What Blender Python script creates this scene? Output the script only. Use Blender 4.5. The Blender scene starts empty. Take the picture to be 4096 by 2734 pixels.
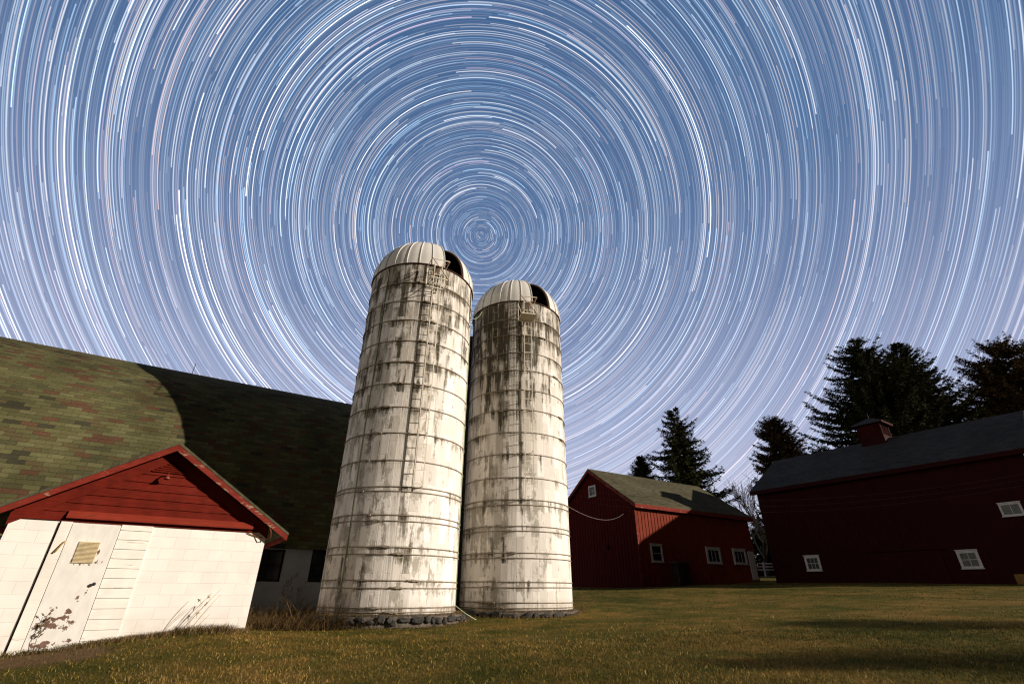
import bpy, bmesh, math, random
import numpy as np
from math import sin, cos, tan, pi, radians, sqrt, atan2, hypot, floor
from mathutils import Vector, Matrix

S = bpy.context.scene
COL = S.collection

# ------------------------------------------------------------------ camera
PITCH, ROLL, CAMZ = radians(27.82), radians(0.35), 0.752
cd = bpy.data.cameras.new("camera"); cam = bpy.data.objects.new("camera", cd); COL.objects.link(cam)
_c, _s, _ct, _st = cos(ROLL), sin(ROLL), cos(PITCH), sin(PITCH)
cam.matrix_world = Matrix(((_c, -_s, 0, 0), (-_s * _st, -_c * _st, -_ct, 0), (_s * _ct, _c * _ct, -_st, CAMZ), (0, 0, 0, 1)))
cd.sensor_width = 36.0; cd.lens = 1890 / 4096 * 36; cd.clip_end = 3000; cd.clip_start = 0.05
S.camera = cam
S.view_settings.view_transform = 'Standard'; S.view_settings.look = 'None'
S.view_settings.exposure = 0.2; S.view_settings.gamma = 1.0
S.render.resolution_x = 1024; S.render.resolution_y = 683
S.cycles.max_bounces = 5; S.cycles.diffuse_bounces = 3; S.cycles.glossy_bounces = 2
S.cycles.use_denoising = True; S.cycles.filter_width = 1.2
S.cycles.sample_clamp_indirect = 4.0

# ------------------------------------------------------------------ node helper
class NT:
    def __init__(s, tree): s.t = tree; tree.nodes.clear()
    def n(s, typ, ins=None, **props):
        nd = s.t.nodes.new(typ)
        for k, v in props.items(): setattr(nd, k, v)
        for k, v in (ins or {}).items(): s.put(nd.inputs[k], v)
        return nd
    def put(s, sock, v):
        if isinstance(v, bpy.types.NodeSocket): s.t.links.new(v, sock)
        elif isinstance(v, (tuple, list)) and sock.type == 'RGBA' and len(v) == 3: sock.default_value = (*v, 1)
        else: sock.default_value = v
    def m(s, op, a, b=None, c=None, clamp=False):
        nd = s.t.nodes.new('ShaderNodeMath'); nd.operation = op; nd.use_clamp = clamp
        s.put(nd.inputs[0], a)
        if b is not None: s.put(nd.inputs[1], b)
        if c is not None: s.put(nd.inputs[2], c)
        return nd.outputs[0]
    def vm(s, op, a, b=None):
        nd = s.t.nodes.new('ShaderNodeVectorMath'); nd.operation = op
        s.put(nd.inputs[0], a)
        if b is not None: s.put(nd.inputs[1], b)
        return nd.outputs['Value'] if op in ('DOT_PRODUCT', 'LENGTH') else nd.outputs[0]
    def mix(s, f, a, b, blend='MIX'):
        nd = s.t.nodes.new('ShaderNodeMix'); nd.data_type = 'RGBA'; nd.blend_type = blend
        s.put(nd.inputs[0], f); s.put(nd.inputs[6], a); s.put(nd.inputs[7], b)
        return nd.outputs[2]
    def ramp(s, f, stops, interp='LINEAR'):
        nd = s.t.nodes.new('ShaderNodeValToRGB'); cr = nd.color_ramp; cr.interpolation = interp
        while len(cr.elements) < len(stops): cr.elements.new(0.5)
        for e, (p, c) in zip(cr.elements, stops):
            e.position = p; e.color = (*c, 1) if isinstance(c, (tuple, list)) else (c, c, c, 1)
        s.put(nd.inputs[0], f); return nd.outputs[0]
    def mr(s, v, a, b, c=0.0, d=1.0, kind='LINEAR'):
        nd = s.t.nodes.new('ShaderNodeMapRange'); nd.interpolation_type = kind
        for i, x in enumerate((v, a, b, c, d)): s.put(nd.inputs[i], x)
        return nd.outputs[0]
    def comb(s, x, y, z=0.0):
        nd = s.t.nodes.new('ShaderNodeCombineXYZ')
        for i, v in enumerate((x, y, z)): s.put(nd.inputs[i], v)
        return nd.outputs[0]
    def sep(s, v):
        nd = s.t.nodes.new('ShaderNodeSeparateXYZ'); s.put(nd.inputs[0], v); return nd.outputs
    def noise(s, vec, scale, detail=4.0, rough=0.55, out=0):
        nd = s.t.nodes.new('ShaderNodeTexNoise')
        s.put(nd.inputs['Vector'], vec); nd.inputs['Scale'].default_value = scale
        nd.inputs['Detail'].default_value = detail; nd.inputs['Roughness'].default_value = rough
        return nd.outputs[out]
    def white(s, vec):
        nd = s.t.nodes.new('ShaderNodeTexWhiteNoise'); nd.noise_dimensions = '3D'
        s.put(nd.inputs['Vector'], vec); return nd.outputs['Value'], nd.outputs['Color']

# ------------------------------------------------------------------ sky (world): evening-blue night sky with the stars' arcs about the pole
SUN_AZ, SUN_EL = radians(-16.5), radians(16.3)          # azimuth measured from +X towards +Y
SUN = Vector((cos(SUN_AZ) * cos(SUN_EL), sin(SUN_AZ) * cos(SUN_EL), sin(SUN_EL)))
W = bpy.data.worlds.new("World"); S.world = W; W.use_nodes = True
w = NT(W.node_tree)
tc = w.n('ShaderNodeTexCoord'); D = tc.outputs['Generated']
dx, dy, dz = w.sep(D)
pole = Vector((-0.0647, 0.7595, 0.6473)).normalized()
e1 = pole.cross(Vector((1, 0, 0))).normalized(); e2 = pole.cross(e1)
theta = w.m('ARCCOSINE', w.m('MINIMUM', w.vm('DOT_PRODUCT', D, tuple(pole)), 0.999999))
phi = w.m('ARCTAN2', w.vm('DOT_PRODUCT', D, tuple(e2)), w.vm('DOT_PRODUCT', D, tuple(e1)))
phi = w.m('MULTIPLY_ADD', phi, 1 / (2 * pi), 0.5)
def star_layer(wd, nseg, seed, bright, power, half, warm=1.0, arc=0.165):
    t = w.m('MULTIPLY_ADD', theta, 1 / wd, seed * 13.7)
    i = w.m('FLOOR', t); f = w.m('SUBTRACT', t, i)
    v0, c0 = w.white(w.comb(i, seed * 3.1, 0.5)); a0, b0, _ = w.sep(c0)
    u = w.m('MULTIPLY_ADD', phi, float(nseg), a0)
    sg = w.m('FLOOR', u); fs = w.m('SUBTRACT', u, sg)
    sgm = w.m('FLOORED_MODULO', sg, float(nseg))
    v1, c1 = w.white(w.comb(i, sgm, seed * 7.7)); r1, g1, h1 = w.sep(c1)
    af = arc * nseg
    p = w.m('SUBTRACT', fs, w.m('MULTIPLY', r1, 1 - af))
    on = w.m('MULTIPLY', w.m('GREATER_THAN', p, 0.0), w.m('LESS_THAN', p, af))
    hw = half / wd
    cen = w.m('MULTIPLY_ADD', b0, max(0.0, 1 - 2 * hw), min(hw, 0.5))
    prof = w.m('SUBTRACT', 1.0, w.m('DIVIDE', w.m('ABSOLUTE', w.m('SUBTRACT', f, cen)), hw))
    prof = w.mr(prof, 0.0, 0.55)
    b = w.m('MULTIPLY', w.m('POWER', v1, power), bright)
    b = w.m('MULTIPLY', w.m('MULTIPLY', b, prof), on)
    colr = w.ramp(g1, [(0, (0.42, 0.70, 1.0)), (0.25, (0.72, 0.88, 1.0)), (0.5, (1, 1, 1)), (0.72, (1, 0.95, 0.88)), (0.86, (1, 0.78, 0.55)), (0.94, (1, 0.66, 0.5)), (1, (0.9, 0.6, 0.75))])
    return w.vm('MULTIPLY', colr, w.comb(b, b, b))
layers = [(0.0019, 5, 1, 0.12, 2.2, 0.0009), (0.0027, 5, 2, 0.22, 2.8, 0.0008), (0.0041, 5, 3, 0.40, 2.6, 0.0009), (0.0053, 4, 8, 0.55, 2.6, 0.0009),
          (0.0075, 4, 4, 0.72, 2.2, 0.0008), (0.0121, 4, 5, 0.85, 1.8, 0.0008), (0.0215, 4, 6, 0.95, 1.5, 0.0009), (0.055, 4, 7, 1.25, 1.3, 0.0010)]
stars = None
for L in layers:
    s_ = star_layer(*L)
    stars = s_ if stars is None else w.vm('ADD', stars, s_)
# richer in the west (left of the picture), thinner low in the sky and to the east
dens = w.mr(dx, -0.75, 0.7, 1.12, 0.58)
dens = w.m('MULTIPLY', dens, w.mr(dz, 0.02, 0.42, 0.34, 1.0))
dens = w.m('MULTIPLY', dens, w.mr(theta, 0.0, 0.4, 0.55, 1.0))
band = w.noise(w.comb(w.m('MULTIPLY', theta, 5.0), 0.0, 0.0), 1.6, 2.0)
dens = w.m('MULTIPLY', dens, w.mr(band, 0.3, 0.7, 0.72, 1.28))
stars = w.vm('MULTIPLY', stars, w.comb(dens, dens, dens))
base = w.ramp(w.m('MAXIMUM', dz, 0.0), [(0.0, (0.53, 0.53, 0.65)), (0.14, (0.45, 0.475, 0.625)), (0.30, (0.295, 0.34, 0.51)), (0.48, (0.155, 0.213, 0.37)), (0.68, (0.078, 0.145, 0.29)), (0.88, (0.048, 0.112, 0.245))])
sky = w.vm('ADD', base, stars)
fall = w.mr(dy, 0.10, 0.36, 0.012, 1.0, 'SMOOTHSTEP')     # sky out of view dimmed so the shaded sides stay dark
sky = w.vm('MULTIPLY', sky, w.comb(fall, fall, fall))
fill_dir = Vector((cos(radians(222)), sin(radians(222)), 0.10)).normalized()   # added unseen glow low in the south-west, fills the silos' dark side
gl = w.mr(w.vm('DOT_PRODUCT', D, tuple(fill_dir)), 0.78, 1.0, 0.0, 1.0, 'SMOOTHSTEP')
sky = w.vm('ADD', sky, w.vm('MULTIPLY', w.comb(gl, gl, gl), (1.2, 1.1, 1.06)))
nish = w.n('ShaderNodeTexSky'); nish.sky_type = 'NISHITA'; nish.sun_disc = False
nish.sun_elevation = SUN_EL; nish.sun_rotation = pi / 2 - SUN_AZ
sky = w.vm('ADD', sky, w.vm('MULTIPLY', nish.outputs[0], (0.0007, 0.0007, 0.0007)))
below = w.mr(dz, -0.06, 0.0)
sky = w.vm('MULTIPLY', sky, w.comb(below, below, below))
bg = w.n('ShaderNodeBackground', {'Color': sky, 'Strength': 1.0})
wo = w.n('ShaderNodeOutputWorld'); W.node_tree.links.new(bg.outputs[0], wo.inputs[0])
W.cycles.sampling_method = 'MANUAL'; W.cycles.sample_map_resolution = 512

ld = bpy.data.lights.new("moon", 'SUN'); ld.energy = 5.0; ld.angle = radians(0.5); ld.color = (1.0, 0.88, 0.75)
lo = bpy.data.objects.new("moon", ld); COL.objects.link(lo)
lo.rotation_euler = SUN.to_track_quat('Z', 'Y').to_euler()

# ------------------------------------------------------------------ mesh helpers
class MB:
    """collects geometry for ONE mesh object"""
    def __init__(s): s.v = []; s.f = []; s.uv = {}
    def add(s, vs, fs):
        o = len(s.v); s.v += [tuple(v) for v in vs]; s.f += [tuple(i + o for i in f) for f in fs]
    def box(s, x0, x1, y0, y1, z0, z1):
        s.add([(x, y, z) for z in (z0, z1) for y in (y0, y1) for x in (x0, x1)],
              [(0, 2, 3, 1), (4, 5, 7, 6), (0, 1, 5, 4), (2, 6, 7, 3), (0, 4, 6, 2), (1, 3, 7, 5)])
    def prism(s, pts, d0, d1, axis='y'):
        """2D outline extruded along an axis; pts (x,z) for axis y, (y,z) for axis x"""
        n = len(pts)
        mk = (lambda p, d: (p[0], d, p[1])) if axis == 'y' else (lambda p, d: (d, p[0], p[1]))
        s.add([mk(p, d0) for p in pts] + [mk(p, d1) for p in pts],
              [tuple(range(n)), tuple(range(2 * n - 1, n - 1, -1))] + [(i, i + n, (i + 1) % n + n, (i + 1) % n) for i in range(n)])
    def bar(s, p, q, wx, wy=None):
        """rectangular bar between two points"""
        wy = wy or wx
        p, q = Vector(p), Vector(q); d = (q - p).normalized()
        u = d.cross(Vector((0, 0, 1)));
        if u.length < 1e-3: u = Vector((1, 0, 0))
        u.normalize(); v = d.cross(u)
        vs = [e + u * a * wx / 2 + v * b * wy / 2 for e in (p, q) for a, b in ((-1, -1), (1, -1), (1, 1), (-1, 1))]
        s.add(vs, [(3, 2, 1, 0), (4, 5, 6, 7)] + [(i, (i + 1) % 4, (i + 1) % 4 + 4, i + 4) for i in range(4)])
    def tube(s, pts, r, n=6, closed=False):
        pts = [Vector(p) for p in pts]; rs = r if isinstance(r, (list, tuple)) else [r] * len(pts)
        rings = []; N = len(pts)
        for i, p in enumerate(pts):
            a = pts[(i - 1) % N] if (closed or i > 0) else p; b = pts[(i + 1) % N] if (closed or i < N - 1) else p
            d = (b - a).normalized(); u = d.cross(Vector((0, 0, 1)))
            if u.length < 0.05: u = d.cross(Vector((0, 1, 0)))
            u.normalize(); v = d.cross(u)
            rings.append([p + (u * cos(2 * pi * k / n) + v * sin(2 * pi * k / n)) * rs[i] for k in range(n)])
        fs = []
        for i in range(N if closed else N - 1):
            j = (i + 1) % N
            fs += [(i * n + k, i * n + (k + 1) % n, j * n + (k + 1) % n, j * n + k) for k in range(n)]
        if not closed: fs += [tuple(range(n - 1, -1, -1)), tuple((N - 1) * n + k for k in range(n))]
        s.add([v for r_ in rings for v in r_], fs)
    def build(s, name, mat, parent=None, bevel=0, smooth=False, fix=True):
        me = bpy.data.meshes.new(name); me.from_pydata(s.v, [], s.f)
        if fix:
            bm = bmesh.new(); bm.from_mesh(me); bmesh.ops.recalc_face_normals(bm, faces=bm.faces)
            bm.to_mesh(me); bm.free()
        me.update()
        if smooth: me.polygons.foreach_set('use_smooth', [True] * len(me.polygons))
        me.materials.append(mat)
        o = bpy.data.objects.new(name, me); COL.objects.link(o)
        if parent: o.parent = parent
        if bevel:
            b = o.modifiers.new('bevel', 'BEVEL'); b.width = bevel; b.segments = 2; b.limit_method = 'ANGLE'
        return o
def tag(o, label=None, cat=None, group=None, kind=None):
    if label: o['label'] = label
    if cat: o['category'] = cat
    if group: o['group'] = group
    if kind: o['kind'] = kind
    return o
def thing(name, label, cat, loc=(0, 0, 0), rz=0.0, group=None):
    o = bpy.data.objects.new(name, None); COL.objects.link(o); o.empty_display_size = 0.3
    o.location = loc; o.rotation_euler = (0, 0, rz)
    return tag(o, label, cat, group)

# ------------------------------------------------------------------ materials
def pbr(name, fn):
    m = bpy.data.materials.new(name); m.use_nodes = True; t = NT(m.node_tree)
    b = t.n('ShaderNodeBsdfPrincipled'); o = t.n('ShaderNodeOutputMaterial')
    m.node_tree.links.new(b.outputs[0], o.inputs[0])
    b.inputs['Specular IOR Level'].default_value = 0.25
    fn(t, b); return m
def obj_co(t): return t.n('ShaderNodeTexCoord').outputs['Object']
def bump(t, b, h, strength=0.5, dist=0.02):
    nd = t.n('ShaderNodeBump', {'Strength': strength, 'Distance': dist, 'Height': h}); t.put(b.inputs['Normal'], nd.outputs[0])
def simple(name, c, rough=0.8, var=0.25, scale=6.0, metal=0.0, stretch=(1, 1, 1)):
    def f(t, b):
        co = t.vm('MULTIPLY', obj_co(t), stretch)
        n1 = t.noise(co, scale, 5)
        k = t.mr(n1, 0.25, 0.75, 1 - var, 1 + var)
        t.put(b.inputs['Base Color'], t.vm('MULTIPLY', (*c,), t.comb(k, k, k)))
        b.inputs['Roughness'].default_value = rough; b.inputs['Metallic'].default_value = metal
        bump(t, b, t.noise(co, scale * 5, 3), 0.25, 0.01)
    return pbr(name, f)

def painted_wood(name, red, under, amount=0.3, dark=0.55, grain=(14, 14, 1.2), gc=0.25):
    """weathered paint: grain along the board, dull patches, and flakes worn to `under`"""
    def f(t, b):
        co = obj_co(t)
        g = t.noise(t.vm('MULTIPLY', co, grain), 3.0, 5, 0.65)
        p = t.noise(t.vm('MULTIPLY', co, (1, 1, 0.6)), 2.3, 5, 0.6)
        k = t.mr(p, 0.3, 0.7, dark, 1.1)
        c = t.vm('MULTIPLY', (*red,), t.comb(k, k, k))
        k2 = t.mr(g, 0.3, 0.7, 1 - gc, 1 + gc * 0.8); c = t.vm('MULTIPLY', c, t.comb(k2, k2, k2))
        fl = t.noise(t.vm('MULTIPLY', co, tuple(0.35 * x for x in grain)), 5.0, 6, 0.7)
        msk = t.mr(t.m('ADD', fl, t.m('MULTIPLY', p, 0.3)), 0.80 - amount * 0.3, 0.86 - amount * 0.3)
        c = t.mix(msk, c, under)
        t.put(b.inputs['Base Color'], c); b.inputs['Roughness'].default_value = 0.75
        b.inputs['Specular IOR Level'].default_value = 0.08
        bump(t, b, g, 0.35, 0.008)
    return pbr(name, f)

M = {}
M['red_siding'] = painted_wood('red_siding', (0.130, 0.0125, 0.006), (0.12, 0.02, 0.012), 0.2, 0.62, (1.2, 14, 14))
M['red_fascia'] = painted_wood('red_fascia', (0.19, 0.026, 0.016), (0.30, 0.22, 0.16), 0.08, 0.75, (2, 14, 6))
M['red_fascia_worn'] = painted_wood('red_fascia_worn', (0.18, 0.026, 0.017), (0.28, 0.19, 0.13), 0.30, 0.7, (2, 14, 6))
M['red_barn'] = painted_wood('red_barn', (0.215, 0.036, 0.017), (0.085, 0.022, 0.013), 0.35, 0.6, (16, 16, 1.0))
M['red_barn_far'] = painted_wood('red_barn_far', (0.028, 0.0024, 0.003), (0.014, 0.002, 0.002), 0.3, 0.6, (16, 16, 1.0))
M['red_gable_shade'] = painted_wood('red_gable_shade', (0.08, 0.0055, 0.0035), (0.035, 0.004, 0.003), 0.3, 0.6, (16, 16, 1.0))  # barn red darkened: the unlit gable's shade is put into the colour
M['white_wood'] = painted_wood('white_wood', (0.74, 0.71, 0.65), (0.46, 0.40, 0.32), 0.04, 0.88, (1, 10, 10), 0.06)
M['red_hood'] = painted_wood('red_hood', (0.22, 0.030, 0.016), (0.14, 0.03, 0.018), 0.1, 0.8, (2, 14, 6), 0.12)
M['red_cupola'] = painted_wood('red_cupola', (0.055, 0.008, 0.006), (0.07, 0.03, 0.02), 0.1, 0.7, (6, 6, 6))
M['white_frame'] = painted_wood('white_frame', (0.46, 0.45, 0.44), (0.25, 0.21, 0.18), 0.15, 0.85, (6, 6, 6))
M['dark'] = simple('dark_void', (0.0007, 0.0007, 0.0007), 0.9, 0.1)
M['rust'] = simple('rust', (0.22, 0.07, 0.025), 0.85, 0.45, 30)
M['dark_rust'] = simple('dark_rust', (0.07, 0.032, 0.02), 0.85, 0.4, 20)
M['ladder'] = simple('weathered_ladder_paint', (0.74, 0.68, 0.56), 0.6, 0.2, 14)
M['hoop'] = simple('rusted_hoop_steel', (0.26, 0.22, 0.17), 0.6, 0.5, 7)
M['cord'] = simple('pale_green_cord', (0.35, 0.42, 0.27), 0.7, 0.2, 10)
M['wire'] = simple('wire', (0.04, 0.03, 0.025), 0.6, 0.2, 3)
M['wire_pale'] = simple('pale_twisted_wire', (0.26, 0.22, 0.20), 0.6, 0.6, 9)
M['board_pale'] = simple('pale_floor_board', (0.46, 0.40, 0.30), 0.8, 0.2, 8)
M['mortar'] = simple('old_mortar', (0.12, 0.10, 0.08), 0.95, 0.4, 9)
M['hook'] = simple('rusty_cream_iron', (0.42, 0.26, 0.10), 0.7, 0.5, 40)
M['stone'] = simple('fieldstone', (0.05, 0.047, 0.043), 0.9, 0.6, 5)
M['black_metal'] = simple('black_metal', (0.02, 0.02, 0.02), 0.5, 0.2, 10)
M['bark'] = simple('bark', (0.055, 0.042, 0.032), 0.95, 0.4, 5)
M['bark_pale'] = simple('pale_bark', (0.20, 0.16, 0.12), 0.9, 0.3, 5)
M['fence_white'] = simple('fence_paint', (0.75, 0.76, 0.78), 0.6, 0.1, 5)

def glass_fn(t, b):
    co = obj_co(t)
    t.put(b.inputs['Base Color'], t.ramp(t.noise(co, 1.7, 4), [(0.35, (0.006, 0.007, 0.008)), (0.75, (0.03, 0.032, 0.034))]))
    b.inputs['Roughness'].default_value = 0.12; b.inputs['Specular IOR Level'].default_value = 0.5
    bump(t, b, t.noise(co, 2.5, 2), 0.06, 0.02)
M['glass'] = pbr('window_glass', glass_fn)
def curtain_fn(t, b):
    co = obj_co(t); x, y, z = t.sep(co)
    t.put(b.inputs['Base Color'], t.ramp(t.noise(t.comb(t.m('MULTIPLY', x, 3.0), 0.0, t.m('MULTIPLY', z, .6)), 3.0, 3), [(0.3, (0.05, 0.055, 0.045)), (0.7, (0.11, 0.115, 0.095))]))
    b.inputs['Roughness'].default_value = 0.3
M['dusty_glass'] = pbr('dusty_glass', curtain_fn)

def block_fn(t, b):
    x, y, z = t.sep(obj_co(t))
    v = t.comb(t.m('SUBTRACT', t.m('ADD', x, 20.0), 2.672 - 0.2065 * 2), t.m('ADD', z, 20.0 - 1.66), 0.0)
    br = t.n('ShaderNodeTexBrick', {'Vector': v, 'Color1': (0.795, 0.795, 0.795), 'Color2': (0.84, 0.84, 0.84), 'Mortar': (0.78, 0.78, 0.78), 'Scale': 1.0, 'Mortar Size': 0.006, 'Mortar Smooth': 0.4, 'Brick Width': 0.413, 'Row Height': 0.2})
    co = obj_co(t)
    n1 = t.noise(co, 2.0, 5); k = t.mr(n1, 0.3, 0.75, 0.90, 1.05)
    c = t.vm('MULTIPLY', br.outputs['Color'], t.vm('MULTIPLY', (0.97, 0.92, 0.865), t.comb(k, k, k)))
    low = t.m('MULTIPLY', t.mr(z, 0.45, -0.1), t.mr(t.noise(co, 5.0, 4), 0.35, 0.7), None)
    c = t.mix(t.m('MULTIPLY', low, 0.45), c, (0.42, 0.36, 0.26))
    t.put(b.inputs['Base Color'], c); b.inputs['Roughness'].default_value = 0.85
    h = t.m('SUBTRACT', t.m('MULTIPLY', t.noise(co, 40.0, 4), 0.25), t.m('MULTIPLY', br.outputs['Fac'], 1.0))
    bump(t, b, h, 0.55, 0.006)
M['block'] = pbr('whitewashed_block', block_fn)
def wallwhite_fn(t, b):
    co = obj_co(t); k = t.mr(t.noise(co, 1.5, 5), 0.3, 0.7, 0.75, 1.05)
    t.put(b.inputs['Base Color'], t.vm('MULTIPLY', (0.55, 0.56, 0.55), t.comb(k, k, k)))
    b.inputs['Roughness'].default_value = 0.9; bump(t, b, t.noise(co, 12, 4), 0.4, 0.01)
M['barn_wall_white'] = pbr('white_render', wallwhite_fn)

def door_fn(t, b):
    co = obj_co(t); x, y, z = t.sep(co)
    n1 = t.noise(co, 9.0, 6, 0.65); n2 = t.noise(t.vm('MULTIPLY', co, (3, 1, 1.2)), 3.0, 5, 0.6)
    k = t.mr(n2, 0.3, 0.75, 0.86, 1.04)
    c = t.vm('MULTIPLY', (0.73, 0.71, 0.665), t.comb(k, k, k))
    # worn brown patches: a band near the foot, a few by the knob and round the louvre
    def blob(cx, cz, rx, rz):
        d = t.m('ADD', t.m('POWER', t.m('DIVIDE', t.m('SUBTRACT', x, cx), rx), 2.0), t.m('POWER', t.m('DIVIDE', t.m('SUBTRACT', z, cz), rz), 2.0))
        return t.mr(d, 1.4, 0.0)
    bl = blob(1.17, 0.24, 0.40, 0.15)
    for q in ((1.02, -0.06, 0.28, 0.09), (1.42, 0.72, 0.07, 0.13), (1.32, 0.62, 0.10, 0.10), (1.44, 1.2, 0.10, 0.09), (1.04, 1.2, 0.045, 0.10), (1.2, 1.145, 0.2, 0.035), (1.375, 1.36, 0.035, 0.16), (1.38, -0.02, 0.16, 0.05), (1.05, 0.42, 0.08, 0.1), (1.26, 0.42, 0.08, 0.07)):
        bl = t.m('MAXIMUM', bl, blob(*q))
    msk = t.mr(t.m('ADD', t.m('MULTIPLY', bl, 0.34), n1), 0.79, 0.82)
    c = t.mix(msk, c, t.ramp(n2, [(0.3, (0.10, 0.055, 0.045)), (0.7, (0.19, 0.11, 0.085))]))
    t.put(b.inputs['Base Color'], c); b.inputs['Roughness'].default_value = 0.6
    bump(t, b, t.m('SUBTRACT', 1.0, msk), 0.4, 0.004)
M['door_paint'] = pbr('peeling_door_paint', door_fn)
M['louvre'] = simple('cream_louvre', (0.66, 0.56, 0.36), 0.6, 0.15, 12)

def shingle_fn(bw, rh, stops, mort, tint=0.35, bumps=0.6):
    def f(t, b):
        uv = t.n('ShaderNodeUVMap').outputs[0]
        u, v, _ = t.sep(uv)
        wob = t.noise(t.comb(t.m('MULTIPLY', u, 0.7), t.m('MULTIPLY', v, 3.0), 0.0), 1.0, 2)
        vec = t.comb(u, t.m('ADD', v, t.m('MULTIPLY', t.m('SUBTRACT', wob, 0.5), 0.03)), 0.0)
        br = t.n('ShaderNodeTexBrick', {'Vector': vec, 'Color1': (0, 0, 0), 'Color2': (1, 1, 1), 'Mortar': (0.5, 0.5, 0.5), 'Scale': 1.0, 'Mortar Size': rh * 0.035, 'Mortar Smooth': 0.1, 'Brick Width': bw, 'Row Height': rh})
        c = t.ramp(br.outputs['Color'], stops, 'CONSTANT')
        n1 = t.noise(uv, 0.55, 5); n2 = t.noise(uv, 22.0, 4, 0.7)
        k = t.mr(n1, 0.3, 0.7, 1 - tint, 1 + tint); c = t.vm('MULTIPLY', c, t.comb(k, k, k))
        k = t.mr(n2, 0.25, 0.75, 0.72, 1.25); c = t.vm('MULTIPLY', c, t.comb(k, k, k))
        c = t.mix(br.outputs['Fac'], c, mort)
        t.put(b.inputs['Base Color'], c); b.inputs['Roughness'].default_value = 0.95; b.inputs['Specular IOR Level'].default_value = 0.04
        # each course stands proud at its lower edge
        fr = t.m('FRACT', t.m('DIVIDE', t.m('ADD', v, t.m('MULTIPLY', t.m('SUBTRACT', wob, 0.5), 0.03)), rh))
        h = t.m('ADD', t.m('MULTIPLY', t.m('SUBTRACT', 1.0, fr), 0.7), t.m('ADD', t.m('MULTIPLY', n2, 0.3), t.m('MULTIPLY', br.outputs['Fac'], -0.6)))
        bump(t, b, h, bumps, 0.02)
    return f
GREEN = [(0.0, (0.078, 0.076, 0.035)), (0.18, (0.092, 0.088, 0.040)), (0.36, (0.084, 0.068, 0.034)), (0.50, (0.112, 0.108, 0.052)), (0.60, (0.092, 0.050, 0.030)), (0.72, (0.066, 0.064, 0.033)), (0.84, (0.100, 0.096, 0.044)), (0.96, (0.042, 0.040, 0.026))]
M['shingle_green'] = pbr('mottled_green_shingle', shingle_fn(0.38, 0.132, GREEN, (0.032, 0.029, 0.016)))
OLIVE = [(0.0, (0.075, 0.07, 0.042)), (0.25, (0.088, 0.082, 0.05)), (0.5, (0.068, 0.06, 0.038)), (0.75, (0.095, 0.088, 0.055))]
M['shingle_olive'] = pbr('olive_shingle', shingle_fn(0.3, 0.14, OLIVE, (0.05, 0.046, 0.03), 0.25, 0.4))
GREY = [(0.0, (0.038, 0.038, 0.039)), (0.3, (0.045, 0.045, 0.046)), (0.6, (0.032, 0.032, 0.033)), (0.8, (0.04, 0.04, 0.041))]
M['shingle_grey'] = pbr('dark_grey_shingle', shingle_fn(0.3, 0.14, GREY, (0.045, 0.046, 0.05), 0.2, 0.4))

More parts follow.
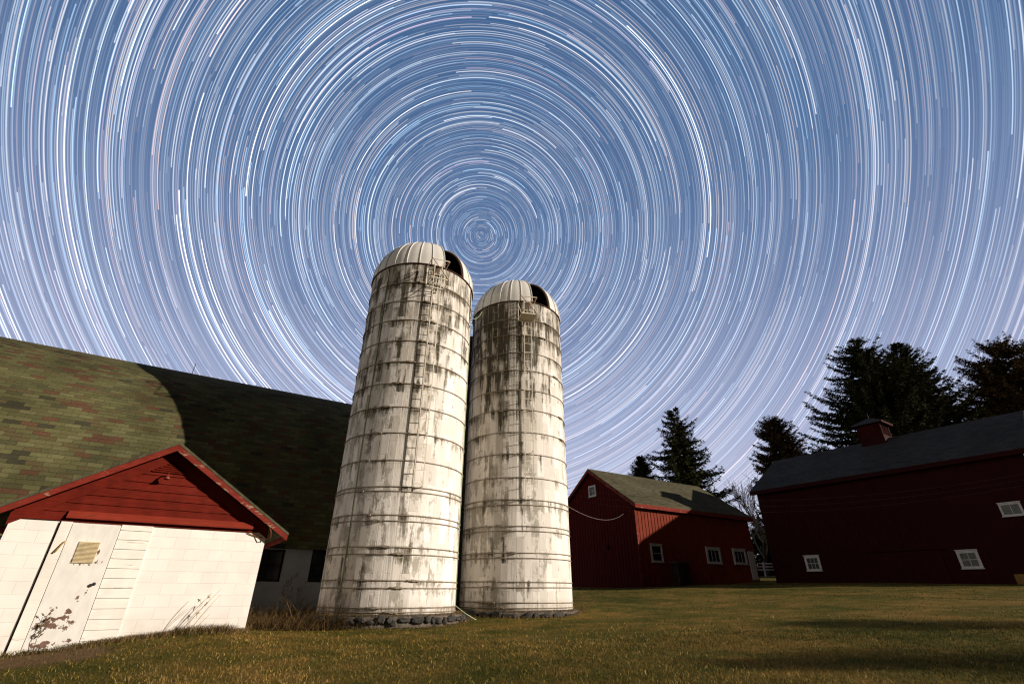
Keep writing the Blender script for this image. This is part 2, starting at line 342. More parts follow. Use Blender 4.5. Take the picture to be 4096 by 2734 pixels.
def stave_fn(H, hoops, heavy, seed):
    """whitewashed concrete staves: worn patches, soot-black algae near the top, drips under the hoops"""
    def f(t, b):
        u, v, _ = t.sep(t.n('ShaderNodeUVMap').outputs[0])          # u: metres round, v: height
        P = 2 * pi * 1.89 / 48
        iu = t.m('FLOOR', t.m('DIVIDE', u, P)); fu = t.m('FRACT', t.m('DIVIDE', u, P))
        vv = t.m('ADD', t.m('DIVIDE', v, 0.762), t.m('MULTIPLY', t.m('MODULO', iu, 2.0), 0.5))
        iv = t.m('FLOOR', vv); fv = t.m('FRACT', vv)
        rnd, rc = t.white(t.comb(iu, iv, float(seed))); ra, rb, rcc = t.sep(rc)
        uv = t.comb(u, v, seed * 3.3)
        patch = t.noise(t.vm('MULTIPLY', uv, (2.6, 1.3, 1)), 1.6, 8, 0.66)
        streak = t.noise(t.comb(t.m('MULTIPLY', u, 5.5), t.m('MULTIPLY', v, 0.6), seed * 1.7), 1.0, 5, 0.65)
        fine = t.noise(t.vm('MULTIPLY', uv, (9, 5, 1)), 2.0, 6, 0.75)
        big = t.noise(t.vm('MULTIPLY', uv, (0.5, 0.3, 1)), 1.0, 3, 0.5)
        # wear and stains thin out round to the right
        psi = t.m('SUBTRACT', t.m('DIVIDE', u, 1.89), pi)
        clean = t.m('MULTIPLY', t.mr(t.m('ABSOLUTE', t.m('SUBTRACT', psi, 0.85)), 0.75, 0.15, 0.0, 1.0, 'SMOOTHSTEP'), t.mr(v, H - 0.5, H - 4.5, 0.25, 1.0))
        # whitewash
        k = t.mr(rnd, 0.0, 1.0, 0.80, 1.05)
        c = t.vm('MULTIPLY', t.ramp(big, [(0.3, (0.80, 0.755, 0.69)), (0.65, (0.88, 0.84, 0.79))]), t.comb(k, k, k))
        # distance under the nearest hoop
        drip = None
        for hz in hoops:
            d = t.m('SUBTRACT', hz, v)
            q = t.m('MULTIPLY', t.mr(d, 0.34, 0.0), t.m('GREATER_THAN', d, 0.0))
            q = t.m('MAXIMUM', q, t.m('MULTIPLY', t.mr(d, -0.05, 0.0), t.m('LESS_THAN', d, 0.0)))
            drip = q if drip is None else t.m('MAXIMUM', drip, q)
        drip = t.m('MULTIPLY', drip, t.mr(t.noise(t.vm('MULTIPLY', uv, (0.9, 1.6, 1)), 1.3, 3, 0.6), 0.38, 0.66, 0.05, 1.35))
        # paint worn to grey concrete, sharp-edged and stretched downwards
        wear = t.m('ADD', t.m('MULTIPLY', patch, 0.62), t.m('MULTIPLY', streak, 0.42))
        wear = t.m('ADD', wear, t.m('MULTIPLY', t.m('SUBTRACT', fine, 0.5), 0.28))
        wear = t.m('ADD', wear, t.m('MULTIPLY', t.m('SUBTRACT', rb, 0.5), 0.10))
        wear = t.m('ADD', wear, t.m('MULTIPLY', drip, 0.085))
        wear = t.m('SUBTRACT', wear, t.m('MULTIPLY', clean, 0.07))
        worn = t.mr(wear, 0.522, 0.60)
        hi = t.mr(v, H - 6.5, H - 0.8, 0.0, 1.0)
        # the upper courses are soaked grey: soft vertical run-marks stave by stave
        soft = t.noise(t.comb(t.m('MULTIPLY', u, 4.2), t.m('MULTIPLY', v, 0.9), seed * 5.1), 1.0, 3, 0.5)
        gm = t.m('MULTIPLY', t.mr(t.m('ADD', soft, t.m('MULTIPLY', t.m('SUBTRACT', rcc, 0.5), 0.35)), 0.38, 0.66), t.mr(v, 1.5, H - 1.0, 0.22, 0.74))
        gm = t.m('MULTIPLY', gm, t.m('SUBTRACT', 1.0, t.m('MULTIPLY', clean, 0.7)))
        c = t.mix(gm, c, (0.33, 0.285, 0.215))
        c = t.mix(t.m('MULTIPLY', worn, 0.8), c, t.ramp(fine, [(0.3, (0.19, 0.175, 0.145)), (0.7, (0.40, 0.37, 0.31))]))
        # black / olive algae: thick towards the rim, thinning lower, plus under the hoops
        al = t.m('ADD', t.m('MULTIPLY', streak, 0.85), t.m('MULTIPLY', patch, 0.25))
        al = t.m('ADD', al, t.m('MULTIPLY', t.m('SUBTRACT', ra, 0.5), 0.22))
        al = t.m('ADD', al, t.m('MULTIPLY', hi, heavy)); al = t.m('ADD', al, t.m('MULTIPLY', drip, 0.13))
        # a darker side
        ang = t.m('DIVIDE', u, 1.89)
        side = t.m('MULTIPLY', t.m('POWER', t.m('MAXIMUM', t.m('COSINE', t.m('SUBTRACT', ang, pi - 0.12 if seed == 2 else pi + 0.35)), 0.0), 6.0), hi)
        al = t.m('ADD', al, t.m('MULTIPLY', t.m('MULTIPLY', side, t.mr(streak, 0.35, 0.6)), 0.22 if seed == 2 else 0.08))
        al = t.m('SUBTRACT', al, t.m('MULTIPLY', clean, 0.09))
        alm = t.mr(al, 0.63, 0.82, 0.0, 0.94)
        c = t.mix(alm, c, t.ramp(fine, [(0.35, (0.020, 0.018, 0.012)), (0.75, (0.085, 0.070, 0.038))]))
        rust = t.m('MULTIPLY', t.m('POWER', drip, 3.0), t.mr(fine, 0.45, 0.65)); c = t.mix(t.m('MULTIPLY', rust, 0.55), c, (0.17, 0.10, 0.045))
        # pale mortar joints between staves, patchy
        joint = t.m('MAXIMUM', t.mr(t.m('ABSOLUTE', t.m('SUBTRACT', fu, 0.5)), 0.44, 0.485), t.mr(t.m('ABSOLUTE', t.m('SUBTRACT', fv, 0.5)), 0.482, 0.497))
        jm = t.m('MULTIPLY', joint, t.mr(t.noise(t.vm('MULTIPLY', uv, (3, 2, 1)), 2.0, 4), 0.42, 0.6))
        c = t.mix(t.m('MULTIPLY', jm, 0.7), c, (0.66, 0.60, 0.49))
        foot = t.m('MULTIPLY', t.mr(v, 0.62, 0.25), t.mr(streak, 0.3, 0.6)); c = t.mix(t.m('MULTIPLY', foot, 0.6), c, (0.17, 0.135, 0.09))
        t.put(b.inputs['Base Color'], c); b.inputs['Roughness'].default_value = 0.92
        h = t.m('ADD', t.m('MULTIPLY', t.m('SUBTRACT', 1.0, worn), 0.5), t.m('SUBTRACT', t.m('MULTIPLY', fine, 0.35), t.m('MULTIPLY', joint, 0.7)))
        bump(t, b, h, 0.5, 0.012)
    return f
def dome_fn(t, b):
    co = obj_co(t); x, y, z = t.sep(co)
    n1 = t.noise(co, 1.2, 5); n2 = t.noise(co, 14.0, 4, 0.7)
    c = t.ramp(n1, [(0.3, (0.56, 0.55, 0.52)), (0.7, (0.70, 0.68, 0.63))])
    sp = t.mr(n2, 0.70, 0.76); c = t.mix(t.m('MULTIPLY', sp, 0.7), c, (0.16, 0.10, 0.06))
    t.put(b.inputs['Base Color'], c); b.inputs['Roughness'].default_value = 0.55
M['dome'] = pbr('galvanised_dome', dome_fn)

def ground_fn(t, b):
    co = obj_co(t)
    n1 = t.noise(co, 0.35, 5); n2 = t.noise(co, 1.6, 6, 0.6); n3 = t.noise(co, 22.0, 5, 0.75)
    c = t.ramp(t.m('ADD', t.m('MULTIPLY', n1, 0.5), t.m('MULTIPLY', n2, 0.5)), [(0.38, (0.060, 0.066, 0.010)), (0.5, (0.125, 0.100, 0.021)), (0.60, (0.22, 0.135, 0.035))])
    gx_, gy_, _ = t.sep(co)
    dd = t.m('ADD', t.m('POWER', t.m('DIVIDE', t.m('ADD', gx_, 7.55), 1.3), 2.0), t.m('POWER', t.m('DIVIDE', t.m('SUBTRACT', gy_, 8.75), 0.75), 2.0))
    c = t.mix(t.mr(t.m('ADD', dd, t.m('MULTIPLY', t.m('SUBTRACT', n2, 0.5), 2.0)), 1.3, 0.6), c, (0.17, 0.105, 0.055))
    k = t.mr(n3, 0.25, 0.75, 0.45, 1.5); c = t.vm('MULTIPLY', c, t.comb(k, k, k))
    t.put(b.inputs['Base Color'], c); b.inputs['Roughness'].default_value = 1.0; b.inputs['Specular IOR Level'].default_value = 0.05
    bump(t, b, t.m('ADD', n3, t.m('MULTIPLY', n2, 0.6)), 0.9, 0.06)
M['ground'] = pbr('lawn', ground_fn)
def blade_fn(t, b):
    at = t.n('ShaderNodeAttribute', attribute_name='shade')
    t.put(b.inputs['Base Color'], at.outputs['Color']); b.inputs['Roughness'].default_value = 0.8
    b.inputs['Specular IOR Level'].default_value = 0.1
M['blade'] = pbr('grass_blades', blade_fn)
def leaf_mat(name, stops):
    def f(t, b):
        co = obj_co(t)
        t.put(b.inputs['Base Color'], t.ramp(t.noise(co, 1.1, 6, 0.7), stops)); b.inputs['Roughness'].default_value = 0.85
        b.inputs['Specular IOR Level'].default_value = 0.1
    return pbr(name, f)
M['needles'] = leaf_mat('spruce_needles', [(0.3, (0.02, 0.026, 0.012)), (0.7, (0.065, 0.066, 0.022))])
M['needles_warm'] = leaf_mat('brownish_needles', [(0.3, (0.035, 0.028, 0.012)), (0.7, (0.13, 0.078, 0.024))])

# ------------------------------------------------------------------ terrain
def ground_z(x, y):
    z = -0.40 + 0.0289 * x + 0.0339 * y
    z = z + 0.20 * np.exp(-(((x + 6.5) / 3.2) ** 2 + ((y - 10.3) / 2.6) ** 2))          # slight rise along the shed
    z = z + 0.10 * np.exp(-(((x - 9) / 9.0) ** 2 + ((y - 31) / 4.0) ** 2))
    z = z - 0.11 * np.exp(-(((x - 0.9) / 2.4) ** 2 + ((y - 15.9) / 1.6) ** 2)) - 0.05 * np.exp(-(((x + 2.9) / 2.2) ** 2 + ((y - 13.3) / 1.3) ** 2))   # trodden hollows before the silos
    z = z + 0.035 * np.sin(x * 0.55 + 1.3) * np.sin(y * 0.43) + 0.02 * np.sin(x * 1.3 + y * 0.9)
    z = np.where(z > 2.6, 2.6 + 1.4 * (1 - np.exp(-(z - 2.6) / 1.4)), z)
    z = np.where(z < -1.2, -1.2 - 0.8 * (1 - np.exp((z + 1.2) / 0.8)), z)
    return z
gz = lambda x, y: float(ground_z(np.float64(x), np.float64(y)))
def axis_pts(lo, hi, fine0, fine1, step):
    pts = list(np.arange(fine0, fine1 + 1e-6, step)); d = step
    while pts[-1] < hi: d *= 1.25; pts.append(pts[-1] + d)
    d = step; 
    while pts[0] > lo: d *= 1.25; pts.insert(0, pts[0] - d)
    return np.array(pts)
gx = axis_pts(-900, 900, -14, 32, 0.5); gy = axis_pts(-600, 1200, -2, 45, 0.5)
X, Y = np.meshgrid(gx, gy); Z = ground_z(X, Y)
nx, ny = len(gx), len(gy)
me = bpy.data.meshes.new('ground')
idx = np.arange(nx * ny).reshape(ny, nx)
me.from_pydata(np.stack([X.ravel(), Y.ravel(), Z.ravel()], 1).tolist(), [], np.stack([idx[:-1, :-1], idx[:-1, 1:], idx[1:, 1:], idx[1:, :-1]], -1).reshape(-1, 4).tolist())
me.polygons.foreach_set('use_smooth', [True] * len(me.polygons)); me.materials.append(M['ground'])
go = bpy.data.objects.new('ground', me); COL.objects.link(go); go['kind'] = 'structure'

def roof_uv(o, fn):
    me = o.data; uvl = me.uv_layers.new(name='UVMap')
    for lp in me.loops:
        uvl.data[lp.index].uv = fn(me.vertices[lp.vertex_index].co)
def unit2(deg): return Vector((cos(radians(deg)), sin(radians(deg)), 0))

# ------------------------------------------------------------------ block-walled shed (milk house)
SH_A = 33.2
shed = thing('milk_house', 'small whitewashed block shed with red gable and overhanging roof at the left edge', 'shed', (-8.702, 8.724, 0), radians(SH_A))
RX, RZ, SL = 2.045, 3.385, 0.653         # ridge x, ridge height, roof slope
roofz = lambda x: RZ - SL * abs(x - RX)
mb = MB(); mb.prism([(0, -0.7), (4.1, -0.7), (4.1, 1.84), (0, 1.84)], 0, 6.6); mb.build('block_wall', M['block'], shed)
# gable siding: lapped horizontal boards
mb = MB(); z = 1.842; ins = 0.10
while z < 3.14:
    z1 = min(z + 0.158, 3.2)
    def half(zz): return max(0.02, (RZ - ins - zz) / SL)
    h0, h1 = min(half(z), 2.06), min(half(z1), 2.06)
    mb.add([(RX - h0, -0.030, z), (RX + h0, -0.030, z), (RX + h1, -0.004, z1 + 0.01), (RX - h1, -0.004, z1 + 0.01),
            (RX - h0, 0.05, z), (RX + h0, 0.05, z), (RX + h1, 0.05, z1 + 0.01), (RX - h1, 0.05, z1 + 0.01)],
           [(0, 1, 2, 3), (5, 4, 7, 6), (0, 4, 5, 1), (3, 2, 6, 7), (1, 5, 6, 2), (0, 3, 7, 4)])
    z = z1
mb.build('gable_siding', M['red_siding'], shed)
mb = MB(); mb.prism([(0, 1.845), (4.1, 1.845), (4.1, 2.0), (RX, 3.3), (0, 2.0)], 0.052, 6.6); mb.build('gable_backing', M['red_siding'], shed)
# rake trim boards on the wall below the soffit
for sgn in (-1, 1):
    mb = MB(); xo = RX + sgn * 2.07
    mb.prism([(RX, RZ - 0.10), (xo, roofz(xo) - 0.10), (xo, roofz(xo) - 0.31), (RX, RZ - 0.31)], -0.052, -0.031)
    mb.build('rake_trim', M['red_siding'], shed, 0.003)
# gable louvre
gv = MB()
for k in range(7):
    zz = 2.855 + k * 0.038; hw = (RZ - 0.33 - zz) / SL
    gv.add([(RX - hw, -0.062, zz), (RX + hw, -0.062, zz), (RX + hw, -0.034, zz + 0.032), (RX - hw, -0.034, zz + 0.032), (RX - hw, -0.054, zz - 0.006), (RX + hw, -0.054, zz - 0.006), (RX + hw, -0.028, zz + 0.026), (RX - hw, -0.028, zz + 0.026)],
           [(0, 1, 2, 3), (5, 4, 7, 6), (0, 4, 5, 1), (3, 2, 6, 7), (1, 5, 6, 2), (0, 3, 7, 4)])
gvo = gv.build('gable_louvre', M['red_siding'], shed)
mb = MB(); mb.prism([(RX - 0.33, 2.84), (RX + 0.33, 2.84), (RX, 3.05)], -0.0325, -0.031); mb.build('louvre_backing', M['dark'], gvo)
# roof and fascias
mb = MB()
for sgn in (-1, 1):
    xe = RX + sgn * 2.44; th = 0.05
    mb.prism([(RX, RZ), (xe, roofz(xe)), (xe, roofz(xe) + th), (RX, RZ + th)], -0.33, 6.66)
ro = mb.build('roof', M['shingle_olive'], shed)
roof_uv(ro, lambda c: (c.y, abs(c.x - RX) * 1.19))
for sgn, mt in ((-1, 'red_fascia'), (1, 'red_fascia_worn')):
    mb = MB(); xe = RX + sgn * 2.43
    mb.prism([(RX, RZ - 0.002), (xe, roofz(xe) - 0.002), (xe, roofz(xe) - 0.115), (RX, RZ - 0.135)], -0.322, -0.290)
    o = mb.build('rake_fascia', M[mt], shed, 0.004)
    if sgn > 0: tag(o, 'red fascia board with paint worn to bare wood')
    mb = MB(); mb.prism([(RX + sgn * 2.40, roofz(xe) - 0.004), (xe, roofz(xe) - 0.004), (xe, roofz(xe) - 0.10), (RX + sgn * 2.40, roofz(xe) - 0.10)], -0.29, 6.6)
    mb.build('eave_fascia', M['red_fascia'], shed)
# drip-cap hood over the door
mb = MB(); mb.prism([(-0.035, 2.015), (-0.06, 2.02), (-0.115, 1.955), (-0.125, 1.915), (-0.14, 1.905), (-0.14, 1.885), (-0.035, 1.885)], 0.74, 3.80, 'x')
mb.build('door_hood', M['red_hood'], shed, 0.004)
mb = MB(); mb.box(0.70, 3.84, -0.032, -0.002, 1.832, 1.882); mb.build('frieze_board', M['red_siding'], shed, 0.003)
mb = MB(); mb.box(0.0, 0.70, -0.045, -0.032, 1.845, 1.99); mb.build('frieze_board', M['red_siding'], shed, 0.003)
# door
door = MB(); door.box(0.86, 1.568, -0.045, -0.004, -0.16, 1.81); door = door.build('door', M['door_paint'], shed, 0.006)
lv = MB()
for k in range(17):
    zz = 1.165 + k * 0.0207
    lv.add([(1.055, -0.075, zz), (1.355, -0.075, zz), (1.355, -0.049, zz + 0.017), (1.055, -0.049, zz + 0.017), (1.055, -0.068, zz - 0.004), (1.355, -0.068, zz - 0.004), (1.355, -0.047, zz + 0.012), (1.055, -0.047, zz + 0.012)],
           [(0, 1, 2, 3), (5, 4, 7, 6), (0, 4, 5, 1), (3, 2, 6, 7), (1, 5, 6, 2), (0, 3, 7, 4)])
lv.build('louvre', M['louvre'], door)
mb = MB(); mb.tube([(1.485, -0.045, 0.83), (1.485, -0.085, 0.83), (1.485, -0.10, 0.83), (1.485, -0.13, 0.83)], [0.014, 0.014, 0.03, 0.022], 12); mb.build('knob', M['black_metal'], door, smooth=True)
mb = MB(); mb.box(0.69, 0.852, -0.055, -0.003, -0.2, 1.83); mb.build('door_trim', M['white_wood'], shed, 0.005)
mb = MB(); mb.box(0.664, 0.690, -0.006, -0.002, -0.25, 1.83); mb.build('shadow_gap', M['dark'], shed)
mb = MB()
mb.tube([(0.86, -0.075, 1.50), (0.83, -0.085, 1.45), (0.77, -0.09, 1.31)], [0.016, 0.012, 0.015], 8); mb.build('door_hook', M['hook'], shed, smooth=True)
pl = MB(); z = -0.2; k = 0
while z < 1.8:
    pl.add([(1.578, -0.040, z), (2.075, -0.040, z), (2.075, -0.022, z + 0.156), (1.578, -0.022, z + 0.156), (1.578, -0.001, z), (2.075, -0.001, z), (2.075, -0.001, z + 0.156), (1.578, -0.001, z + 0.156)],
           [(0, 1, 2, 3), (5, 4, 7, 6), (0, 4, 5, 1), (3, 2, 6, 7), (1, 5, 6, 2), (0, 3, 7, 4)])
    z += 0.1615
pl.build('plank_panel', M['white_wood'], shed)
# barn lamp on the gable
lamp = MB(); lamp.tube([(2.03, -0.02, 2.80), (2.03, -0.05, 2.81), (2.03, -0.16, 2.82), (2.03, -0.21, 2.79)], 0.012, 8)
lamp = lamp.build('gable_lamp', M['red_fascia'], shed, smooth=True)
mb = MB(); mb.tube([(2.03, -0.205, 2.80), (2.03, -0.225, 2.77), (2.03, -0.235, 2.73), (2.03, -0.24, 2.70)], [0.016, 0.024, 0.045, 0.06], 14); mb.build('lamp_shade', M['red_fascia'], lamp, smooth=True)
# cable looped under the eave
mb = MB(); mb.tube([(4.05, -0.28, 1.98), (4.13, -0.30, 1.86), (4.16, -0.25, 1.74), (4.12, -0.12, 1.70), (4.02, -0.03, 1.74), (3.8, -0.03, 1.79), (3.72, -0.025, 1.82)], 0.009, 6)
mb.build('cable', M['rust'], shed, smooth=True)

# ------------------------------------------------------------------ arched-roof barn behind the shed
BA = 32.5; ba = unit2(BA); bb = Vector((ba.y, -ba.x, 0))
B0 = bb * -18.8
barn = thing('arched_roof_barn', 'long dairy barn with tall rounded roof of mottled green and red shingles', 'barn', (B0.x, B0.y, 0), radians(BA))
X0, X1 = -21.5, 11.5
GR, GY, GZ, RC = 6.5, 6.24, 2.75, 4.50            # pointed-arch section: arc radius, arc centre (depth, height), ridge depth
prof = []
for i in range(41):
    a_ = radians(96.8) + (math.asin((GY - RC) / GR) - radians(96.8)) * i / 40
    prof.append((GY - GR * sin(a_), GZ + GR * cos(a_)))
zr = prof[-1][1]
full = prof + [(2 * RC - y, z) for y, z in reversed(prof[:-1])]
inner = [(RC + (y - RC) * 0.975, z - 0.10 * min(1, (z - 2.0) / 2)) for y, z in full]
mb = MB(); n = len(full)
mb.v = [(x, y, z) for x in (X0, X1) for (y, z) in full + inner]
o2 = 2 * n
for i in range(n - 1):
    mb.f.append((i, i + 1, o2 + i + 1, o2 + i)); mb.f.append((n + i + 1, n + i, o2 + n + i, o2 + n + i + 1))
    mb.f.append((i, n + i, n + i + 1, i + 1)); mb.f.append((o2 + i, o2 + i + 1, o2 + n + i + 1, o2 + n + i))
mb.f.append((0, o2, o2 + n, n)); mb.f.append((n - 1, 2 * n - 1, o2 + 2 * n - 1, o2 + n - 1))
ro = mb.build('roof', M['shingle_green'], barn)
arcs = [0.0]
for i in range(1, n): arcs.append(arcs[-1] + hypot(full[i][0] - full[i - 1][0], full[i][1] - full[i - 1][1]))
uvl = ro.data.uv_layers.new(name='UVMap')
for lp in ro.data.loops:
    vi = lp.vertex_index; k = vi % (2 * n); k = k if k < n else k - n
    uvl.data[lp.index].uv = (ro.data.vertices[vi].co.x + 30, arcs[k])
for p in ro.data.polygons: p.use_smooth = True
ro.data.set_sharp_from_angle(angle=radians(35))
# wall with two window openings
def wall_with_openings(mb, x0, x1, z0, z1, y0, y1, ops):
    xs = sorted({x0, x1} | {o[0] for o in ops} | {o[1] for o in ops})
    for a, b in zip(xs[:-1], xs[1:]):
        zz = z0
        for o in sorted([o for o in ops if o[0] <= a and o[1] >= b], key=lambda o: o[2]):
            mb.box(a, b, y0, y1, zz, o[2]); zz = o[3]
        mb.box(a, b, y0, y1, zz, z1)
ops = [(2.02, 2.96, 1.0, 1.96), (3.83, 4.8, 1.0, 2.02), (-6.5, -5.5, 1.0, 2.0), (-3.5, -2.5, 1.0, 2.0)]
mb = MB(); wall_with_openings(mb, X0 + 0.2, X1 - 0.2, -0.9, 2.4, 0.0, 0.25, ops); mb.build('wall', M['barn_wall_white'], barn)
mb = MB(); mb.box(X0 + 0.25, X1 - 0.25, 2.0, 2 * RC, -0.8, 2.2); mb.build('rear_wall', M['barn_wall_white'], barn)
for xe, y0, y1 in ((X0 + 0.3, 0.05, 0.0), (X1 - 0.3, 0.0, 0.05)):
    mb = MB(); mb.prism([(-0.05, -0.9)] + [(y, z) for y, z in inner] + [(2 * RC + 0.05, -0.9)], xe - 0.05, xe + 0.05, 'x'); mb.build('end_wall', M['red_barn_far'], barn)
for o in ops[:2]:
    fr = MB(); a, b, c, d = o
    for q in ((a, a + 0.05, c, d), (b - 0.05, b, c, d), (a + 0.05, b - 0.05, c, c + 0.05), (a + 0.05, b - 0.05, d - 0.05, d)): fr.box(q[0], q[1], 0.10, 0.18, q[2], q[3])
    fr.box((a + b) / 2 - 0.015, (a + b) / 2 + 0.015, 0.12, 0.16, c + 0.05, d - 0.05); fr.box(a + 0.05, b - 0.05, 0.125, 0.155, (c + d) / 2 - 0.015, (c + d) / 2 + 0.015)
    fo = fr.build('window', M['red_barn_far'], barn)
    g = MB(); g.box(a + 0.05, b - 0.05, 0.145, 0.15, c + 0.05, d - 0.05); g.build('pane', M['glass'], fo)
mb = MB()
mb.tube([(-1.6, RC, zr - 0.05), (-1.58, RC, zr + 0.5)], 0.012, 6); mb.build('lightning_rod', M['black_metal'], barn)

# ------------------------------------------------------------------ silos
def make_silo(label, dist, az, R, H, zb, hoops, lugs, heavy, seed, lad, floor, op0):
    cx, cy = dist * sin(radians(az)), dist * cos(radians(az))
    face = atan2(-cy, -cx)                              # towards the camera side
    root = thing('stave_silo', label, 'silo', (cx, cy, 0), face)      # local +X faces the yard; angle psi turns towards the right
    P = lambda psi, r, z: (r * cos(radians(psi)), r * sin(radians(psi)), z)
    N = 48
    # staves
    mb = MB(); zs = list(np.arange(zb, H, 0.762)) + [H]
    for z in zs:
        for k in range(N): mb.v.append(P(360 * k / N, R, z))
    for j in range(len(zs) - 1):
        for k in range(N): mb.f.append((j * N + k, j * N + (k + 1) % N, (j + 1) * N + (k + 1) % N, (j + 1) * N + k))
    o = len(mb.v)                                        # inner face and rim
    for k in range(N): mb.v.append(P(360 * k / N, R - 0.1, H))
    for k in range(N): mb.v.append(P(360 * k / N, R - 0.1, H - 3))
    t0 = (len(zs) - 1) * N
    for k in range(N):
        k2 = (k + 1) % N
        mb.f.append((t0 + k, t0 + k2, o + k2, o + k)); mb.f.append((o + k, o + k2, o + N + k2, o + N + k))
    mb.f.append(tuple(o + N + k for k in range(N)))
    st = mb.build('stave_wall', M['stave%d' % seed], root)
    uvl = st.data.uv_layers.new(name='UVMap')
    for p in st.data.polygons:
        ks = [st.data.loops[l].vertex_index % N for l in p.loop_indices]
        wrap = max(ks) - min(ks) > N / 2
        for l in p.loop_indices:
            vi = st.data.loops[l].vertex_index; k = vi % N
            kk = k + N if (wrap and k < N / 2) else k
            kk = (kk + N / 2)                           # seam at the back
            if kk >= 1.5 * N: kk -= N
            uvl.data[l].uv = (2 * pi * 1.89 * kk / N, st.data.vertices[vi].co.z)
    # hoops with tightening lugs
    for i, hz in enumerate(hoops):
        mb = MB(); rr = random.Random(seed * 100 + i)
        tl = rr.uniform(-0.012, 0.012); ph = rr.uniform(0, 6)
        mb.tube([P(a, R + 0.012, hz + tl * cos(radians(a) + ph)) for a in np.arange(0, 360, 6)], 0.016, 6, True)
        ho = mb.build('hoop', M['hoop'], root, smooth=True)
        psi = lugs.get(round(hz, 2))
        if psi is not None:
            mb = MB()
            for dp in (-3.2, 0, 3.2):
                a, b = Vector(P(psi + dp - 1.6, R + 0.035, hz + 0.01)), Vector(P(psi + dp + 1.6, R + 0.035, hz - 0.012 * dp / 3.2))
                mb.bar(a, b, 0.05, 0.035 if dp else 0.055)
            mb.build('lug', M['hoop'], ho, 0.004)
    # stone footing
    RF = R + 0.30; rr = random.Random(seed)
    mb = MB(); n = 72
    ring = lambda r, z, j=0.0: [P(360 * k / n, r + rr.uniform(-j, j), z + rr.uniform(-j, j) * 0.6) for k in range(n)]
    rows = [ring(RF - 0.02, -0.6), ring(RF - 0.03, zb - 0.06, 0.03), ring(RF - 0.10, zb - 0.005, 0.02), ring(R - 0.05, zb + 0.02)]
    for r_ in rows: mb.v += r_
    for j in range(3):
        for k in range(n): mb.f.append((j * n + k, j * n + (k + 1) % n, (j + 1) * n + (k + 1) % n, (j + 1) * n + k))
    ft = mb.build('footing', M['mortar'], root)
    mb = MB()
    for row in range(3):
        a = rr.uniform(0, 8)
        while a < 360:
            wd = rr.choice((0.16, 0.22, 0.3, 0.42, 0.5)) * rr.uniform(0.8, 1.2); da = math.degrees(wd / RF); hh = rr.uniform(0.08, 0.16)
            c = Vector(P(a + da / 2, RF - 0.03, zb - 0.12 - row * 0.19 + rr.uniform(-0.05, 0.05)))
            rad = Vector((c.x, c.y, 0)).normalized(); tan_ = Vector((-rad.y, rad.x, 0)); up = Vector((0, 0, 1))
            vs = []; nn = 7
            for lay, (sc, dep) in enumerate(((1.0, 0.0), (0.92, 0.045), (0.6, 0.075))):
                for k in range(nn):
                    an = 2 * pi * k / nn + rr.uniform(-.2, .2)
                    ca, sa = cos(an), sin(an); q = (abs(ca) ** 3 + abs(sa) ** 3) ** (-1 / 3)
                    vs.append(c + tan_ * ca * q * wd * 0.48 * sc + up * sa * q * hh * 0.62 * sc + rad * (dep + rr.uniform(-.012, .012)))
            fs = [(i * nn + k, i * nn + (k + 1) % nn, (i + 1) * nn + (k + 1) % nn, (i + 1) * nn + k) for i in (0, 1) for k in range(nn)] + [tuple(2 * nn + k for k in range(nn))]
            mb.add(vs, fs); a += da
    mb.build('stonework', M['stone'], ft, fix=False)
    # dome of sheet panels, two panels missing
    step = 360 / 27; rd = R + 0.03
    DP = lambda psi, el, r: (r * cos(radians(el)) * cos(radians(psi)), r * cos(radians(el)) * sin(radians(psi)), H + 0.02 + r * sin(radians(el)))
    els = [0, 8, 16, 24, 32, 40, 48, 56, 64, 72, 80, 86]
    mb = MB(); li = MB()
    pan = [op0 + step * k for k in range(27)]
    for k, a0 in enumerate(pan):
        sub = 3
        for e0, e1 in zip(els[:-1], els[1:]):
            if k < 2 and e1 <= (80 if k == 0 else 80): continue
            for q in range(sub):
                p0, p1 = a0 + step * q / sub, a0 + step * (q + 1) / sub
                bul = lambda p: 0.022 * sin(pi * ((p - a0) / step))
                mb.add([DP(p0, e0, rd + bul(p0)), DP(p1, e0, rd + bul(p1)), DP(p1, e1, rd + bul(p1)), DP(p0, e1, rd + bul(p0))], [(0, 1, 2, 3)])
                li.add([DP(p0, e0, rd - 0.03), DP(p1, e0, rd - 0.03), DP(p1, e1, rd - 0.03), DP(p0, e1, rd - 0.03)], [(3, 2, 1, 0)])
    mb.add([DP(step * k, 86, rd) for k in range(27)] + [(0, 0, H + 0.03 + rd * 1.004)], [(k, (k + 1) % 27, 27) for k in range(27)])
    do = mb.build('dome', M['dome'], root, fix=False)
    bm = bmesh.new(); bm.from_mesh(do.data); bmesh.ops.remove_doubles(bm, verts=bm.verts, dist=0.002); bm.to_mesh(do.data); bm.free()
    for p in do.data.polygons: p.use_smooth = True
    do.data.set_sharp_from_angle(angle=radians(14))
    li.build('dark_inner_shell', M['dark'], do, fix=False)  # blackened inside so the dome opening reads as deep shade
    for k, a0 in enumerate(pan):
        if k == 1: continue
        mb = MB(); mb.tube([DP(a0, e, rd + 0.012) for e in range(0, 88, 6)], 0.022, 6)
        mb.build('rib', M['dome'], do, smooth=True)
    mb = MB(); mb.tube([P(a, R + 0.03, H + 0.012) for a in np.arange(0, 360, 6)], 0.02, 6, True); mb.build('rim_flange', M['dark_rust'], do, smooth=True)
    mb = MB(); mb.tube([DP(op0 + 2 * step - 1.2, e, rd - 0.04) for e in range(0, 80, 6)], 0.035, 6); mb.build('opening_frame', M['dark_rust'], do, smooth=True)
